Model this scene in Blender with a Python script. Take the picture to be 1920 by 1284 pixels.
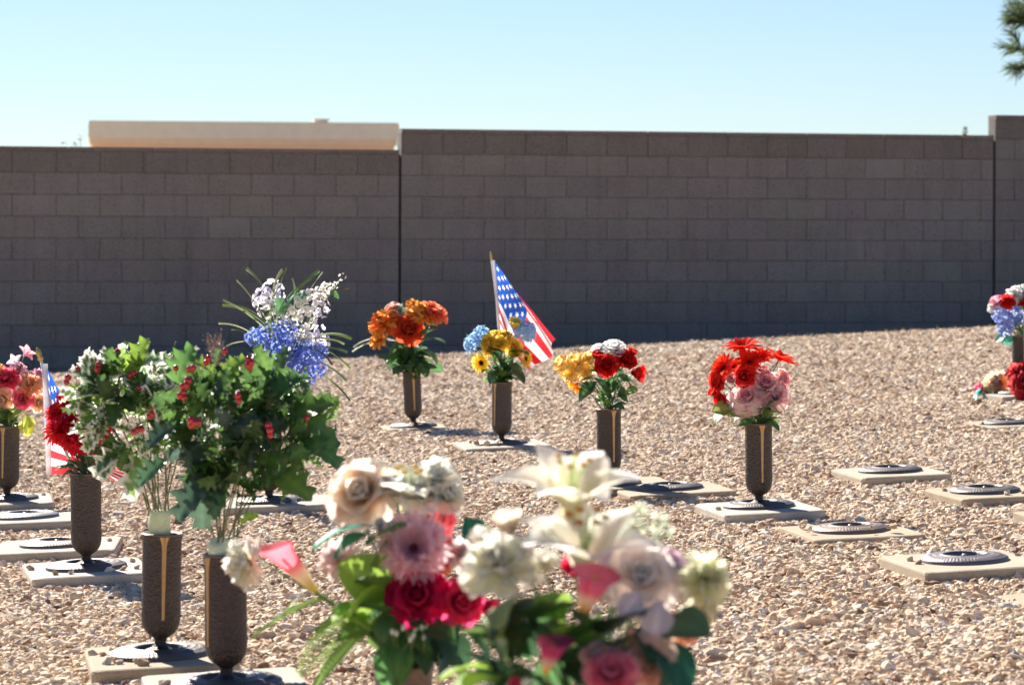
import bpy, math, random
import numpy as np
from mathutils import Vector, Matrix

for o in list(bpy.data.objects):
    bpy.data.objects.remove(o)
scene = bpy.context.scene
COL = scene.collection
R = math.radians

# ------------------------------------------------------------------ camera
F = 5800.0            # focal length in photo pixels (photo 1920 wide)
KZ = F / 3700     # distances below were first measured for a 3700 px lens
HZ = 440.0            # eye level in the photo
EYE = 0.95
cam_d = bpy.data.cameras.new('camera')
cam = bpy.data.objects.new('camera', cam_d)
COL.objects.link(cam)
cam.location = (0, 0, EYE)
ROLL = 0.0035      # the photographer held the camera a touch off level
cam.rotation_euler = (Matrix.Rotation(R(90), 3, 'X') @ Matrix.Rotation(ROLL, 3, 'Z')).to_euler()
cam_d.sensor_width = 36
cam_d.lens = F / 1920 * 36
cam_d.shift_y = -(642 - HZ) / 1920
cam_d.clip_start = 0.1
cam_d.clip_end = 3000
cam_d.dof.use_dof = True
cam_d.dof.focus_distance = 9.8
cam_d.dof.aperture_fstop = 8.6
scene.camera = cam
scene.render.resolution_x = 1024
scene.render.resolution_y = 684

# ------------------------------------------------------------------ light
SUN_AZ = R(-27)       # from +Y towards +X
SUN_EL = R(34)
w = bpy.data.worlds.new('World')
scene.world = w
w.use_nodes = True
nt = w.node_tree
nt.nodes.clear()
sky = nt.nodes.new('ShaderNodeTexSky')
sky.sky_type = 'NISHITA'
sky.sun_disc = False
sky.sun_elevation = SUN_EL
sky.sun_rotation = SUN_AZ
sky.air_density = 1.0
sky.dust_density = 0.0
sky.ozone_density = 1.0
bg = nt.nodes.new('ShaderNodeBackground')
bg.inputs[1].default_value = 0.05
wo = nt.nodes.new('ShaderNodeOutputWorld')
tint = nt.nodes.new('ShaderNodeMix'); tint.data_type = 'RGBA'; tint.blend_type = 'MULTIPLY'; tint.inputs[0].default_value = 1
tint.inputs[7].default_value = (0.60, 0.70, 0.93, 1)
nt.links.new(sky.outputs[0], tint.inputs[6])
nt.links.new(tint.outputs[2], bg.inputs[0])
nt.links.new(bg.outputs[0], wo.inputs[0])
sd = bpy.data.lights.new('sun', 'SUN')
sd.energy = 5.0
sd.angle = R(0.5)
sd.color = (1.0, 0.92, 0.80)
sun = bpy.data.objects.new('sun', sd)
COL.objects.link(sun)
sdir = Vector((math.sin(SUN_AZ) * math.cos(SUN_EL), math.cos(SUN_AZ) * math.cos(SUN_EL), math.sin(SUN_EL)))
sun.rotation_euler = sdir.to_track_quat('Z', 'Y').to_euler()
sun.location = sdir * 30
scene.view_settings.view_transform = 'Standard'
scene.view_settings.look = 'None'
scene.view_settings.gamma = 1
scene.view_settings.exposure = 1.36
scene.cycles.max_bounces = 8
scene.cycles.transmission_bounces = 4

# ------------------------------------------------------------------ terrain
def ss(x):
    x = np.clip(x, 0, 1)
    return x * x * (3 - 2 * x)
WALL_A = math.atan(0.148 * KZ)
WALL_X, WALL_Y = (752 - 960) * 18.55 * KZ / F, 18.55 * KZ
def gz(x, y):
    y = np.asarray(y, float)
    x = np.asarray(x, float)
    xc = np.clip(x, -9, 9)
    # distance in front of the wall; gravel swale at its foot, added to hide the wall's shadowed strip
    dw = (x - WALL_X) * math.sin(WALL_A) - (y - WALL_Y) * math.cos(WALL_A)
    dip = -0.20 * ss((2.75 - dw) / 1.1)
    return dip + 0.04 * xc - 0.045 + (-0.012 + 0.0045 * xc) * ss((y / KZ - 9) / 8.5)

def unroll(px, py):
    dx, dy = px - 960, py - HZ
    return 960 + dx + dy * ROLL, HZ + dy - dx * ROLL
def P(px, py, Z):
    """photo pixel at a known distance -> point in the place"""
    px, py = unroll(px, py)
    return Vector(((px - 960) * Z / F, Z, EYE - (py - HZ) * Z / F))
def ground_at(px, py, lift=0.0):
    Z = 6.0
    px, py = unroll(px, py)
    for _ in range(60):
        X = (px - 960) * Z / F
        g = float(gz(X, Z)) + lift
        Z = 0.5 * Z + 0.5 * (EYE - g) * F / (py - HZ)
    return Vector(((px - 960) * Z / F, Z, float(gz((px - 960) * Z / F, Z)) + lift))

# ------------------------------------------------------------------ tagging
def tag(o, label=None, cat=None, group=None, kind=None):
    if label: o['label'] = label
    if cat: o['category'] = cat
    if group: o['group'] = group
    if kind: o['kind'] = kind
    return o
def empty(name, loc, label, cat, group=None):
    o = bpy.data.objects.new(name, None)
    o.empty_display_size = 0.05
    o.location = loc
    COL.objects.link(o)
    return tag(o, label, cat, group)

# ------------------------------------------------------------------ mesh builder
class MB:
    def __init__(s):
        s.v = []; s.f = []; s.c = []; s.n = 0
    def add(s, V, Fc, C=(1, 1, 1)):
        V = np.asarray(V, float).reshape(-1, 3)
        C = np.asarray(C, float)
        if C.ndim == 1: C = np.tile(C, (len(V), 1))
        s.v.append(V); s.c.append(C.reshape(-1, 3))
        n = s.n
        s.f.extend([tuple(i + n for i in f) for f in Fc])
        s.n += len(V)
    def grid(s, Pt, C, closed=False):
        nu, nv = Pt.shape[:2]
        Fc = []
        m = nv if closed else nv - 1
        for i in range(nu - 1):
            for j in range(m):
                k = (j + 1) % nv
                Fc.append((i * nv + j, i * nv + k, (i + 1) * nv + k, (i + 1) * nv + j))
        s.add(Pt.reshape(-1, 3), Fc, np.asarray(C).reshape(-1, 3) if np.ndim(C) == 3 else C)
    def tube(s, pts, r, C=(1, 1, 1), seg=6, cap=True):
        pts = [Vector(p) for p in pts]
        n = len(pts)
        rs = r if hasattr(r, '__len__') else [r] * n
        up = Vector((0, 0, 1))
        rings = []
        t0 = (pts[-1] - pts[0]).normalized()
        a = t0.cross(Vector((0.3, 1, 0.2))).normalized()
        for i, p in enumerate(pts):
            t = (pts[min(i + 1, n - 1)] - pts[max(i - 1, 0)]).normalized()
            a = (a - t * a.dot(t)).normalized()
            b = t.cross(a)
            rings.append([p + (a * math.cos(q) + b * math.sin(q)) * rs[i] for q in [2 * math.pi * k / seg for k in range(seg)]])
        V = [v for rg in rings for v in rg]
        Fc = []
        for i in range(n - 1):
            for k in range(seg):
                l = (k + 1) % seg
                Fc.append((i * seg + k, i * seg + l, (i + 1) * seg + l, (i + 1) * seg + k))
        if cap:
            Fc.append(tuple(range(seg))[::-1]); Fc.append(tuple((n - 1) * seg + k for k in range(seg)))
        s.add([tuple(v) for v in V], Fc, C)
    def lathe(s, prof, C=(1, 1, 1), seg=48, mod=None):
        prof = np.asarray(prof, float)
        th = np.linspace(0, 2 * math.pi, seg, endpoint=False)
        r = prof[:, 0][:, None] * np.ones((1, seg)); z = prof[:, 1][:, None] * np.ones((1, seg))
        if mod is not None: r, z = mod(r, z, th[None, :])
        Pt = np.stack([r * np.cos(th), r * np.sin(th), z], -1)
        s.grid(Pt, C, closed=True)
    def ball(s, c, r, C, seg=10, ring=7, sc=(1, 1, 1)):
        ph = np.linspace(0.02, math.pi - 0.02, ring)[:, None]; th = np.linspace(0, 2 * math.pi, seg, endpoint=False)[None, :]
        Pt = np.stack([np.sin(ph) * np.cos(th) * r * sc[0] + c[0], np.sin(ph) * np.sin(th) * r * sc[1] + c[1], np.cos(ph) * r * sc[2] + 0 * th + c[2]], -1)
        s.grid(Pt, C, closed=True)
    def box(s, lo, hi, C=(1, 1, 1), bev=0.0):
        x0, y0, z0 = lo; x1, y1, z1 = hi
        b = bev
        if b <= 0:
            V = [(x0, y0, z0), (x1, y0, z0), (x1, y1, z0), (x0, y1, z0), (x0, y0, z1), (x1, y0, z1), (x1, y1, z1), (x0, y1, z1)]
            s.add(V, [(0, 3, 2, 1), (4, 5, 6, 7), (0, 1, 5, 4), (1, 2, 6, 5), (2, 3, 7, 6), (3, 0, 4, 7)], C)
        else:   # chamfered on the front (-y) face only
            V = [(x0, y0 + b, z0), (x1, y0 + b, z0), (x1, y1, z0), (x0, y1, z0), (x0, y0 + b, z1), (x1, y0 + b, z1), (x1, y1, z1), (x0, y1, z1),
                 (x0 + b, y0, z0 + b), (x1 - b, y0, z0 + b), (x1 - b, y0, z1 - b), (x0 + b, y0, z1 - b)]
            s.add(V, [(0, 3, 2, 1), (4, 5, 6, 7), (1, 2, 6, 5), (2, 3, 7, 6), (3, 0, 4, 7), (8, 9, 10, 11), (0, 1, 9, 8), (1, 5, 10, 9), (5, 4, 11, 10), (4, 0, 8, 11)], C)
    def mesh(s, name, mats, smooth=True):
        V = np.concatenate(s.v)
        me = bpy.data.meshes.new(name)
        me.from_pydata(V.tolist(), [], s.f)
        C = np.concatenate(s.c)
        at = me.color_attributes.new('Col', 'FLOAT_COLOR', 'POINT')
        at.data.foreach_set('color', np.concatenate([C, np.ones((len(C), 1))], 1).astype(np.float32).ravel())
        for m in (mats if isinstance(mats, (list, tuple)) else [mats]): me.materials.append(m)
        me.polygons.foreach_set('use_smooth', [smooth] * len(me.polygons))
        me.update()
        return me
    def build(s, name, mats, parent=None, loc=(0, 0, 0), smooth=True, mat=None):
        return link(name, s.mesh(name, mats, smooth), parent, loc, mat)
def link(name, me, parent=None, loc=(0, 0, 0), mat=None):
    o = bpy.data.objects.new(name, me)
    COL.objects.link(o)
    if mat is not None: o.matrix_local = mat
    else: o.location = loc
    if parent: o.parent = parent
    return o

# ------------------------------------------------------------------ materials
def new_mat(name):
    m = bpy.data.materials.new(name); m.use_nodes = True
    n = m.node_tree; n.nodes.clear()
    out = n.nodes.new('ShaderNodeOutputMaterial')
    return m, n, out
def nd(n, t, **k):
    x = n.nodes.new(t)
    for a, b in k.items(): setattr(x, a, b)
    return x
def ramp(n, stops, interp='LINEAR'):
    r = nd(n, 'ShaderNodeValToRGB'); r.color_ramp.interpolation = interp
    e = r.color_ramp.elements
    while len(e) < len(stops): e.new(0.5)
    for i, (p, c) in enumerate(stops):
        e[i].position = p; e[i].color = (*c, 1)
    return r
def attr_col(n, name='Col'):
    a = nd(n, 'ShaderNodeAttribute'); a.attribute_name = name
    return a.outputs['Color']
def noise(n, scale, detail=4, rough=0.6, vec=None, dist=0):
    t = nd(n, 'ShaderNodeTexNoise'); t.inputs['Scale'].default_value = scale; t.inputs['Detail'].default_value = detail
    t.inputs['Roughness'].default_value = rough; t.inputs['Distortion'].default_value = dist
    if vec is None:
        tc = nd(n, 'ShaderNodeTexCoord'); vec = tc.outputs['Object']
    n.links.new(vec, t.inputs['Vector'])
    return t
def mixc(n, a, b, f, mode='MIX'):
    m = nd(n, 'ShaderNodeMix', data_type='RGBA', blend_type=mode)
    if isinstance(f, (int, float)): m.inputs[0].default_value = f
    else: n.links.new(f, m.inputs[0])
    for s, i in ((a, 6), (b, 7)):
        if isinstance(s, tuple): m.inputs[i].default_value = (*s, 1)
        else: n.links.new(s, m.inputs[i])
    return m.outputs[2]
def bump(n, h, strength, dist):
    b = nd(n, 'ShaderNodeBump'); b.inputs['Strength'].default_value = strength; b.inputs['Distance'].default_value = dist
    n.links.new(h, b.inputs['Height'])
    return b.outputs[0]

def fabric_mat(name, rough, trans, vein=0.0, spec=0.5, sheen=0.0):
    """dyed polyester petals and leaves: colour from the mesh, light passes through"""
    m, n, out = new_mat(name)
    c = attr_col(n)
    nz = noise(n, 90, 3, 0.6)
    c2 = mixc(n, c, mixc(n, (0.8, 0.8, 0.8), (1.2, 1.2, 1.2), nz.outputs[0]), 0.6, 'MULTIPLY')
    p = nd(n, 'ShaderNodeBsdfPrincipled'); n.links.new(c2, p.inputs['Base Color'])
    p.inputs['Roughness'].default_value = rough
    p.inputs['Specular IOR Level'].default_value = spec
    wv = noise(n, 260, 2, 0.5)
    bm = bump(n, wv.outputs[0], 0.35, 0.0008)
    n.links.new(bm, p.inputs['Normal'])
    gm = nd(n, 'ShaderNodeGamma'); gm.inputs[1].default_value = 0.8; n.links.new(c2, gm.inputs[0])
    t = nd(n, 'ShaderNodeBsdfTranslucent'); n.links.new(gm.outputs[0], t.inputs['Color'])
    mx = nd(n, 'ShaderNodeMixShader'); mx.inputs[0].default_value = trans
    n.links.new(p.outputs[0], mx.inputs[1]); n.links.new(t.outputs[0], mx.inputs[2])
    n.links.new(mx.outputs[0], out.inputs[0])
    return m
M = {}
M['petal'] = fabric_mat('petal_fabric', 0.75, 0.70, spec=0.25)
M['leaf'] = fabric_mat('leaf_fabric', 0.45, 0.52, spec=0.5)
M['glossleaf'] = fabric_mat('glossy_leaf', 0.24, 0.52, spec=0.65)

def plain(name, rough=0.6, metal=0.0, spec=0.5, nscale=40, nstr=0.25, var=0.35, bstr=0.2, bdist=0.001):
    m, n, out = new_mat(name)
    c = attr_col(n)
    nz = noise(n, nscale, 5, 0.65)
    c2 = mixc(n, c, mixc(n, (1 - var,) * 3, (1 + var,) * 3, nz.outputs[0]), 1.0, 'MULTIPLY')
    p = nd(n, 'ShaderNodeBsdfPrincipled'); n.links.new(c2, p.inputs['Base Color'])
    p.inputs['Roughness'].default_value = rough; p.inputs['Metallic'].default_value = metal; p.inputs['Specular IOR Level'].default_value = spec
    n.links.new(bump(n, nz.outputs[0], bstr, bdist), p.inputs['Normal'])
    n.links.new(p.outputs[0], out.inputs[0])
    return m
M['plastic'] = plain('stem_plastic', 0.45)
M['berry'] = plain('berry_gloss', 0.12, spec=0.8, var=0.15, bstr=0.0)
M['wood'] = plain('painted_wood', 0.5, nscale=60)
M['foam'] = plain('floral_foam', 0.95, nscale=220, bstr=1.0, bdist=0.003, var=0.3)
M['bark'] = plain('bark', 0.9, nscale=12, bstr=1, bdist=0.02)
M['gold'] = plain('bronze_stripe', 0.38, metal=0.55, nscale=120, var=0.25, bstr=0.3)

# bronze, hammered
def bronze(name, hammer, rough, metal, vs=130):
    m, n, out = new_mat(name)
    tc = nd(n, 'ShaderNodeTexCoord')
    mp = nd(n, 'ShaderNodeMapping'); mp.inputs['Scale'].default_value = (1, 1, 1.25)
    n.links.new(tc.outputs['Object'], mp.inputs[0])
    v = nd(n, 'ShaderNodeTexVoronoi', feature='F1'); v.inputs['Scale'].default_value = vs
    n.links.new(mp.outputs[0], v.inputs['Vector'])
    nz = noise(n, 25, 5, 0.7)
    c = mixc(n, attr_col(n), mixc(n, (0.75, 0.76, 0.8), (1.3, 1.22, 1.15), nz.outputs[0]), 1.0, 'MULTIPLY')
    p = nd(n, 'ShaderNodeBsdfPrincipled'); n.links.new(c, p.inputs['Base Color'])
    rr = nd(n, 'ShaderNodeMapRange'); rr.inputs[3].default_value = rough - 0.08; rr.inputs[4].default_value = rough + 0.14
    n.links.new(nz.outputs[0], rr.inputs[0]); n.links.new(rr.outputs[0], p.inputs['Roughness'])
    p.inputs['Metallic'].default_value = metal
    n.links.new(bump(n, v.outputs['Distance'], hammer, 0.0035), p.inputs['Normal'])
    n.links.new(p.outputs[0], out.inputs[0])
    return m
M['bronze'] = bronze('hammered_bronze', 0.9, 0.5, 0.35)
M['ring'] = bronze('cast_bronze', 0.25, 0.46, 0.4, 220)

# concrete slabs
m, n, out = new_mat('cast_concrete')
nz = noise(n, 9, 6, 0.7); n2 = noise(n, 140, 3, 0.7)
c = mixc(n, (0.30, 0.255, 0.20), (0.50, 0.455, 0.385), nz.outputs[0])
c = mixc(n, c, mixc(n, (0.7, 0.7, 0.7), (1.15, 1.15, 1.15), n2.outputs[0]), 0.8, 'MULTIPLY')
c = mixc(n, c, attr_col(n), 1.0, 'MULTIPLY')
p = nd(n, 'ShaderNodeBsdfPrincipled'); n.links.new(c, p.inputs['Base Color']); p.inputs['Roughness'].default_value = 0.9
n.links.new(bump(n, n2.outputs[0], 0.5, 0.003), p.inputs['Normal'])
n.links.new(p.outputs[0], out.inputs[0]); M['concrete'] = m

# wall blocks
def wall_mat(name, rough_amt):
    m, n, out = new_mat(name)
    n1 = noise(n, 3.0, 6, 0.75); n2 = noise(n, 55, 4, 0.75); n3 = noise(n, 0.35, 3, 0.5)
    c = mixc(n, attr_col(n), mixc(n, (0.8, 0.78, 0.78), (1.25, 1.2, 1.18), n1.outputs[0]), 1.0, 'MULTIPLY')
    rp = ramp(n, [(0.34, (0.30, 0.29, 0.29)), (0.45, (0.95, 0.95, 0.95)), (0.62, (1.05, 1.05, 1.05)), (0.75, (1.3, 1.25, 1.2))])
    n.links.new(n2.outputs[0], rp.inputs[0])
    c = mixc(n, c, rp.outputs[0], rough_amt, 'MULTIPLY')
    c = mixc(n, c, mixc(n, (0.82, 0.82, 0.84), (1.16, 1.15, 1.12), n3.outputs[0]), 1.0, 'MULTIPLY')
    # rain streaks and pale lime bloom
    tcs = nd(n, 'ShaderNodeTexCoord'); mps = nd(n, 'ShaderNodeMapping'); mps.inputs['Scale'].default_value = (5.0, 1.0, 0.45); n.links.new(tcs.outputs['Object'], mps.inputs[0])
    n4 = noise(n, 1.0, 5, 0.7, vec=mps.outputs[0]); rs = ramp(n, [(0.32, (0.84, 0.84, 0.85)), (0.5, (1, 1, 1)), (0.66, (1, 1, 1)), (0.8, (1.25, 1.24, 1.22))]); n.links.new(n4.outputs[0], rs.inputs[0])
    c = mixc(n, c, rs.outputs[0], 0.8, 'MULTIPLY')
    p = nd(n, 'ShaderNodeBsdfPrincipled'); n.links.new(c, p.inputs['Base Color']); p.inputs['Roughness'].default_value = 0.95
    n.links.new(bump(n, n2.outputs[0], 1.0, 0.02), p.inputs['Normal'])
    n.links.new(p.outputs[0], out.inputs[0])
    return m
M['block'] = wall_mat('concrete_block', 0.75)
M['stucco'] = plain('stucco', 0.95, nscale=3, var=0.12, bstr=0.3, bdist=0.01)

# ground under the gravel
def stone_ramp(n):
    return ramp(n, [(0.0, (0.15, 0.095, 0.065)), (0.12, (0.31, 0.195, 0.12)), (0.30, (0.51, 0.36, 0.235)), (0.50, (0.64, 0.49, 0.345)),
                    (0.66, (0.715, 0.59, 0.44)), (0.80, (0.78, 0.66, 0.50)), (0.90, (0.42, 0.37, 0.33)), (1.0, (0.82, 0.75, 0.65))])
m, n, out = new_mat('gravel_bed')
tc = nd(n, 'ShaderNodeTexCoord')
v = nd(n, 'ShaderNodeTexVoronoi'); v.inputs['Scale'].default_value = 52; n.links.new(tc.outputs['Object'], v.inputs['Vector'])
sp = nd(n, 'ShaderNodeSeparateColor'); n.links.new(v.outputs['Color'], sp.inputs[0])
rp = stone_ramp(n); n.links.new(sp.outputs[0], rp.inputs[0])
n1 = noise(n, 0.6, 4, 0.6)
c = mixc(n, rp.outputs[0], mixc(n, (0.62, 0.56, 0.5), (0.9, 0.86, 0.8), n1.outputs[0]), 1.0, 'MULTIPLY')
p = nd(n, 'ShaderNodeBsdfPrincipled'); n.links.new(c, p.inputs['Base Color']); p.inputs['Roughness'].default_value = 0.95
iv = nd(n, 'ShaderNodeMath', operation='SUBTRACT'); iv.inputs[0].default_value = 1; n.links.new(v.outputs['Distance'], iv.inputs[1])
n.links.new(bump(n, iv.outputs[0], 1.0, 0.012), p.inputs['Normal'])
n.links.new(p.outputs[0], out.inputs[0]); M['bed'] = m

m, n, out = new_mat('gravel_stone')
a = nd(n, 'ShaderNodeAttribute', attribute_type='INSTANCER'); a.attribute_name = 'tone'
rp = stone_ramp(n); n.links.new(a.outputs['Fac'], rp.inputs[0])
nz = noise(n, 70, 4, 0.7)
c = mixc(n, rp.outputs[0], mixc(n, (0.7, 0.66, 0.62), (1.25, 1.25, 1.25), nz.outputs[0]), 0.9, 'MULTIPLY')
p = nd(n, 'ShaderNodeBsdfPrincipled'); n.links.new(c, p.inputs['Base Color']); p.inputs['Roughness'].default_value = 0.85
p.inputs['Specular IOR Level'].default_value = 0.2
n.links.new(p.outputs[0], out.inputs[0]); M['stone'] = m

# ================================================================== STRUCTURE
# ground sheet: fine near the camera, reaching the horizon
xs = np.concatenate([[-900, -300, -90, -40, -20], np.linspace(-9, 9, 73), [20, 40, 90, 300, 900]])
ys = np.concatenate([[-300, -60, -15, -4, 0], np.linspace(1, 34, 200), [38, 45, 70, 150, 400, 1200]])
GX, GY = np.meshgrid(xs, ys)
GZ = gz(GX, GY) - 0.004
mb = MB(); mb.grid(np.stack([GX, GY, GZ], -1)[:, ::-1][::-1][:, ::-1].copy(), (1, 1, 1))
mb.f = [f[::-1] for f in mb.f]
g = mb.build('ground', M['bed']); tag(g, kind='structure')

# --- block walls
WA = math.atan(0.148 * KZ)
wt = Vector((math.cos(WA), math.sin(WA), 0)); wn = Vector((math.sin(WA), -math.cos(WA), 0))
WJ = Vector(((752 - 960) * 18.55 * KZ / F, 18.55 * KZ, 0))
def wall_hit(px):      # distance along the wall where the sight line px meets it
    k = (px - 960) / F
    # WJ.x + s*wt.x = k*(WJ.y + s*wt.y)
    return (k * WJ.y - WJ.x) / (wt.x - k * wt.y)
COURSE0 = 1.705
def block_wall(name, s0, s1, ntop, label, seed, anchor_left):
    """s0..s1 along the wall; ntop courses above the common line"""
    rg = np.random.RandomState(seed)
    root = empty('block_wall', WJ + wt * s0, label, 'wall', 'block wall sections behind the graves')
    root.rotation_euler = (0, 0, WA)
    L = s1 - s0
    TH = 0.19
    top = COURSE0 + 0.2 * ntop
    mor = MB()
    mor.box((0, 0.005, -0.9), (L, TH, top), (0.175, 0.168, 0.157))
    if anchor_left is False or ntop == 1: mor.box((L, 0.035, -0.9), (L + 0.02, TH - 0.02, top - 0.01), (0.02, 0.02, 0.02))
    mor.build('mortar_bed', M['block'], root, smooth=False)
    b = MB()
    k = 0
    z1 = top
    while z1 > -0.75:
        z0 = z1 - 0.2
        half = (k % 2 == 1)
        x = 0.0 if anchor_left else L
        first = True
        rowt = rg.uniform(0.96, 1.04)
        lower = (k > 2)
        while (x < L - 1e-3) if anchor_left else (x > 1e-3):
            w_ = 0.2 if (first and half) else 0.4
            first = False
            a0, a1 = (x, min(L, x + w_)) if anchor_left else (max(0, x - w_), x)
            x = a1 if anchor_left else a0
            t = rg.normal(1.0, 0.03) * rowt
            base = np.array([0.256, 0.242, 0.224]) if lower else np.array([0.260, 0.245, 0.226])
            if k == 0: base = np.array([0.218, 0.199, 0.180])
            c = base * t * (1 + rg.normal(0, 0.014, 3))
            j = 0.0038
            y0 = rg.uniform(-0.003, 0.002) + (rg.uniform(-0.006, 0.0) if k == 0 else 0)
            b.box((a0 + j, y0, z0 + j), (a1 - j, TH + 0.004, z1 - j), c, bev=0.0035)
        z1 = z0; k += 1
    b.build('block_courses', M['block'], root, smooth=False)
    cp = MB()
    x = 0
    while x < L - 1e-3:
        x2 = min(L, x + 0.8)
        cp.box((x + 0.003, -0.012, top), (x2 - 0.003, TH + 0.012, top + 0.036), np.array([0.24, 0.20, 0.18]) * rg.uniform(0.9, 1.1))
        x = x2
    cp.build('coping', M['block'], root, smooth=False)
    return root
sA = wall_hit(-900); sB = 0.0; sC = wall_hit(1866); sD = wall_hit(2900)
block_wall('block_wall', sA, sB - 0.02, 0, 'lowest brown concrete block wall section, below the tan flat roof', 3, False)
block_wall('block_wall', sB, sC - 0.02, 1, 'long middle concrete block wall section behind the small upright flag', 5, True)
block_wall('block_wall', sC, sD, 2, 'tallest stepped-up concrete block wall section cut off at the right edge', 8, True)

# --- stucco building behind the wall
def building():
    Z = 50.0 * KZ; a = 0.13
    c0 = Vector(((165 - 960) * Z / F, Z, 0))
    root = empty('stucco_building', c0, 'flat roofed tan stucco building rising behind the block wall', 'building')
    root.rotation_euler = (0, 0, a)
    # right end on the sight line x=748
    k = (748 - 960) / F
    L = (k * c0.y - c0.x) / (math.cos(a) - k * math.sin(a))
    top = EYE + (HZ - 229) * Z / F
    b = MB(); b.box((0.12, 0.12, -0.6), (L - 0.12, 7, top - 0.58), (0.88, 0.60, 0.38)); b.build('wall', M['stucco'], root, smooth=False)
    b = MB(); b.box((0.05, 0.05, top - 0.58), (L - 0.05, 7.07, top - 0.43), (0.86, 0.66, 0.45)); b.build('cornice', M['stucco'], root, smooth=False)
    b = MB(); b.box((0, 0, top - 0.43), (L, 7.12, top - 0.06), (0.88, 0.79, 0.60)); b.box((0.02, -0.02, top - 0.06), (L - 0.02, 7.14, top), (0.82, 0.76, 0.60)); b.build('parapet', M['stucco'], root, smooth=False)
    xx = L * 0.735
    b = MB(); b.box((xx, 1.0, top - 0.3), (xx + 0.33, 1.5, top + 0.09), (0.75, 0.6, 0.5)); b.box((xx - 0.04, 0.96, top + 0.09), (xx + 0.37, 1.54, top + 0.13), (0.72, 0.6, 0.5)); b.build('chimney', M['stucco'], root, smooth=False)
building()

# --- plants beyond the wall
def needle_tuft(mb, base, d, rg, ln=0.21, n=62, col=(0.045, 0.075, 0.03)):
    """one pine twig set round with long needles"""
    d = Vector(d).normalized()
    a = d.cross(Vector((0.2, 0.5, 0.9))).normalized(); b = d.cross(a)
    V = []; Fc = []; C = []
    for i in range(n):
        s = rg.uniform(0, 0.26); q = rg.uniform(0, 6.28); sp = rg.uniform(0.45, 0.95)
        dd = (d * math.cos(sp) + (a * math.cos(q) + b * math.sin(q)) * math.sin(sp)).normalized()
        p0 = Vector(base) + d * s; l = ln * rg.uniform(0.7, 1.2)
        sd_ = dd.cross(Vector((rg.normal(), rg.normal(), rg.normal()))).normalized() * 0.0065
        p1 = p0 + dd * l * 0.6 + Vector((0, 0, -0.004)); p2 = p0 + dd * l + Vector((0, 0, -0.02))
        k = len(V)
        V += [tuple(p0 - sd_), tuple(p0 + sd_), tuple(p1 + sd_), tuple(p1 - sd_), tuple(p2)]
        Fc += [(k, k + 1, k + 2, k + 3), (k + 3, k + 2, k + 4)]
        cc = np.array(col) * rg.uniform(0.6, 1.5) * np.array([rg.uniform(0.9, 1.3), 1, rg.uniform(0.8, 1.1)])
        C += [cc] * 5
    mb.add(V, Fc, C)
def pine():
    rg = np.random.RandomState(4)
    Z = 27.0 * KZ
    base = Vector(((2090 - 960) * Z / F, Z, float(gz(8, Z)) - 0.1))
    root = empty('pine_tree', base, 'dark green pine tree reaching into the top right corner above the wall', 'tree')
    tr = MB()
    H = 5.6
    pts = [(0.05 * math.sin(z * 1.3), 0.04 * math.cos(z), z) for z in np.linspace(0, H, 12)]
    tr.tube(pts, [0.13 * (1 - z / H * 0.85) for _, _, z in pts], (0.13, 0.085, 0.06), 8)
    cr = MB()
    def limb(h, az, L, rise=0.25, nt=14):
        p0 = Vector((0, 0, h)); d = Vector((math.cos(az), math.sin(az), rise)).normalized()
        side = d.cross(Vector((0, 0, 1))).normalized()
        mid = p0 + d * L * 0.5 + Vector((0, 0, -0.05)); end = p0 + d * L + Vector((0, 0, 0.1))
        tr.tube([p0, mid, end], [0.035, 0.02, 0.006], (0.13, 0.09, 0.06), 5)
        for i in range(nt):
            t = rg.uniform(0.3, 1.0)
            q = p0.lerp(mid, t * 2) if t < 0.5 else mid.lerp(end, t * 2 - 1)
            dd = d * rg.uniform(0.5, 1) + side * rg.normal(0, 0.6) + Vector((0, 0, rg.normal(0.1, 0.35)))
            l = rg.uniform(0.05, 0.22); e = q + dd.normalized() * l
            tr.tube([q, e], [0.006, 0.004], (0.12, 0.085, 0.05), 4, cap=False)
            needle_tuft(cr, e, dd, rg)
        needle_tuft(cr, end, d, rg, n=60)
    top_z = EYE + HZ * Z / F - base.z      # height of the frame's top edge at the tree
    for k in range(18):
        h = rg.uniform(1.9, H - 0.3)
        az = rg.uniform(-2.35, 2.35)
        limb(h, az, (1 - (h / (H + 0.6)) ** 2) * 0.7 + 0.15)
    zz = lambda py: EYE + (HZ - py) * Z / F - base.z
    xx = lambda px: (2090 - px) * Z / F
    for px, py, az, nt in ((1893, 50, 3.2, 7), (1903, 15, 2.95, 7), (1886, 100, 3.1, 7), (1893, 140, 3.3, 8), (1908, 122, 3.5, 6)):
        L = xx(px) - 0.20
        limb(zz(py) - L * 0.12 - 0.02, az, L, 0.12, nt)
    tr.build('trunk', M['bark'], root)
    cr.build('crown', M['leaf'], root, smooth=False)
pine()

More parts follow.
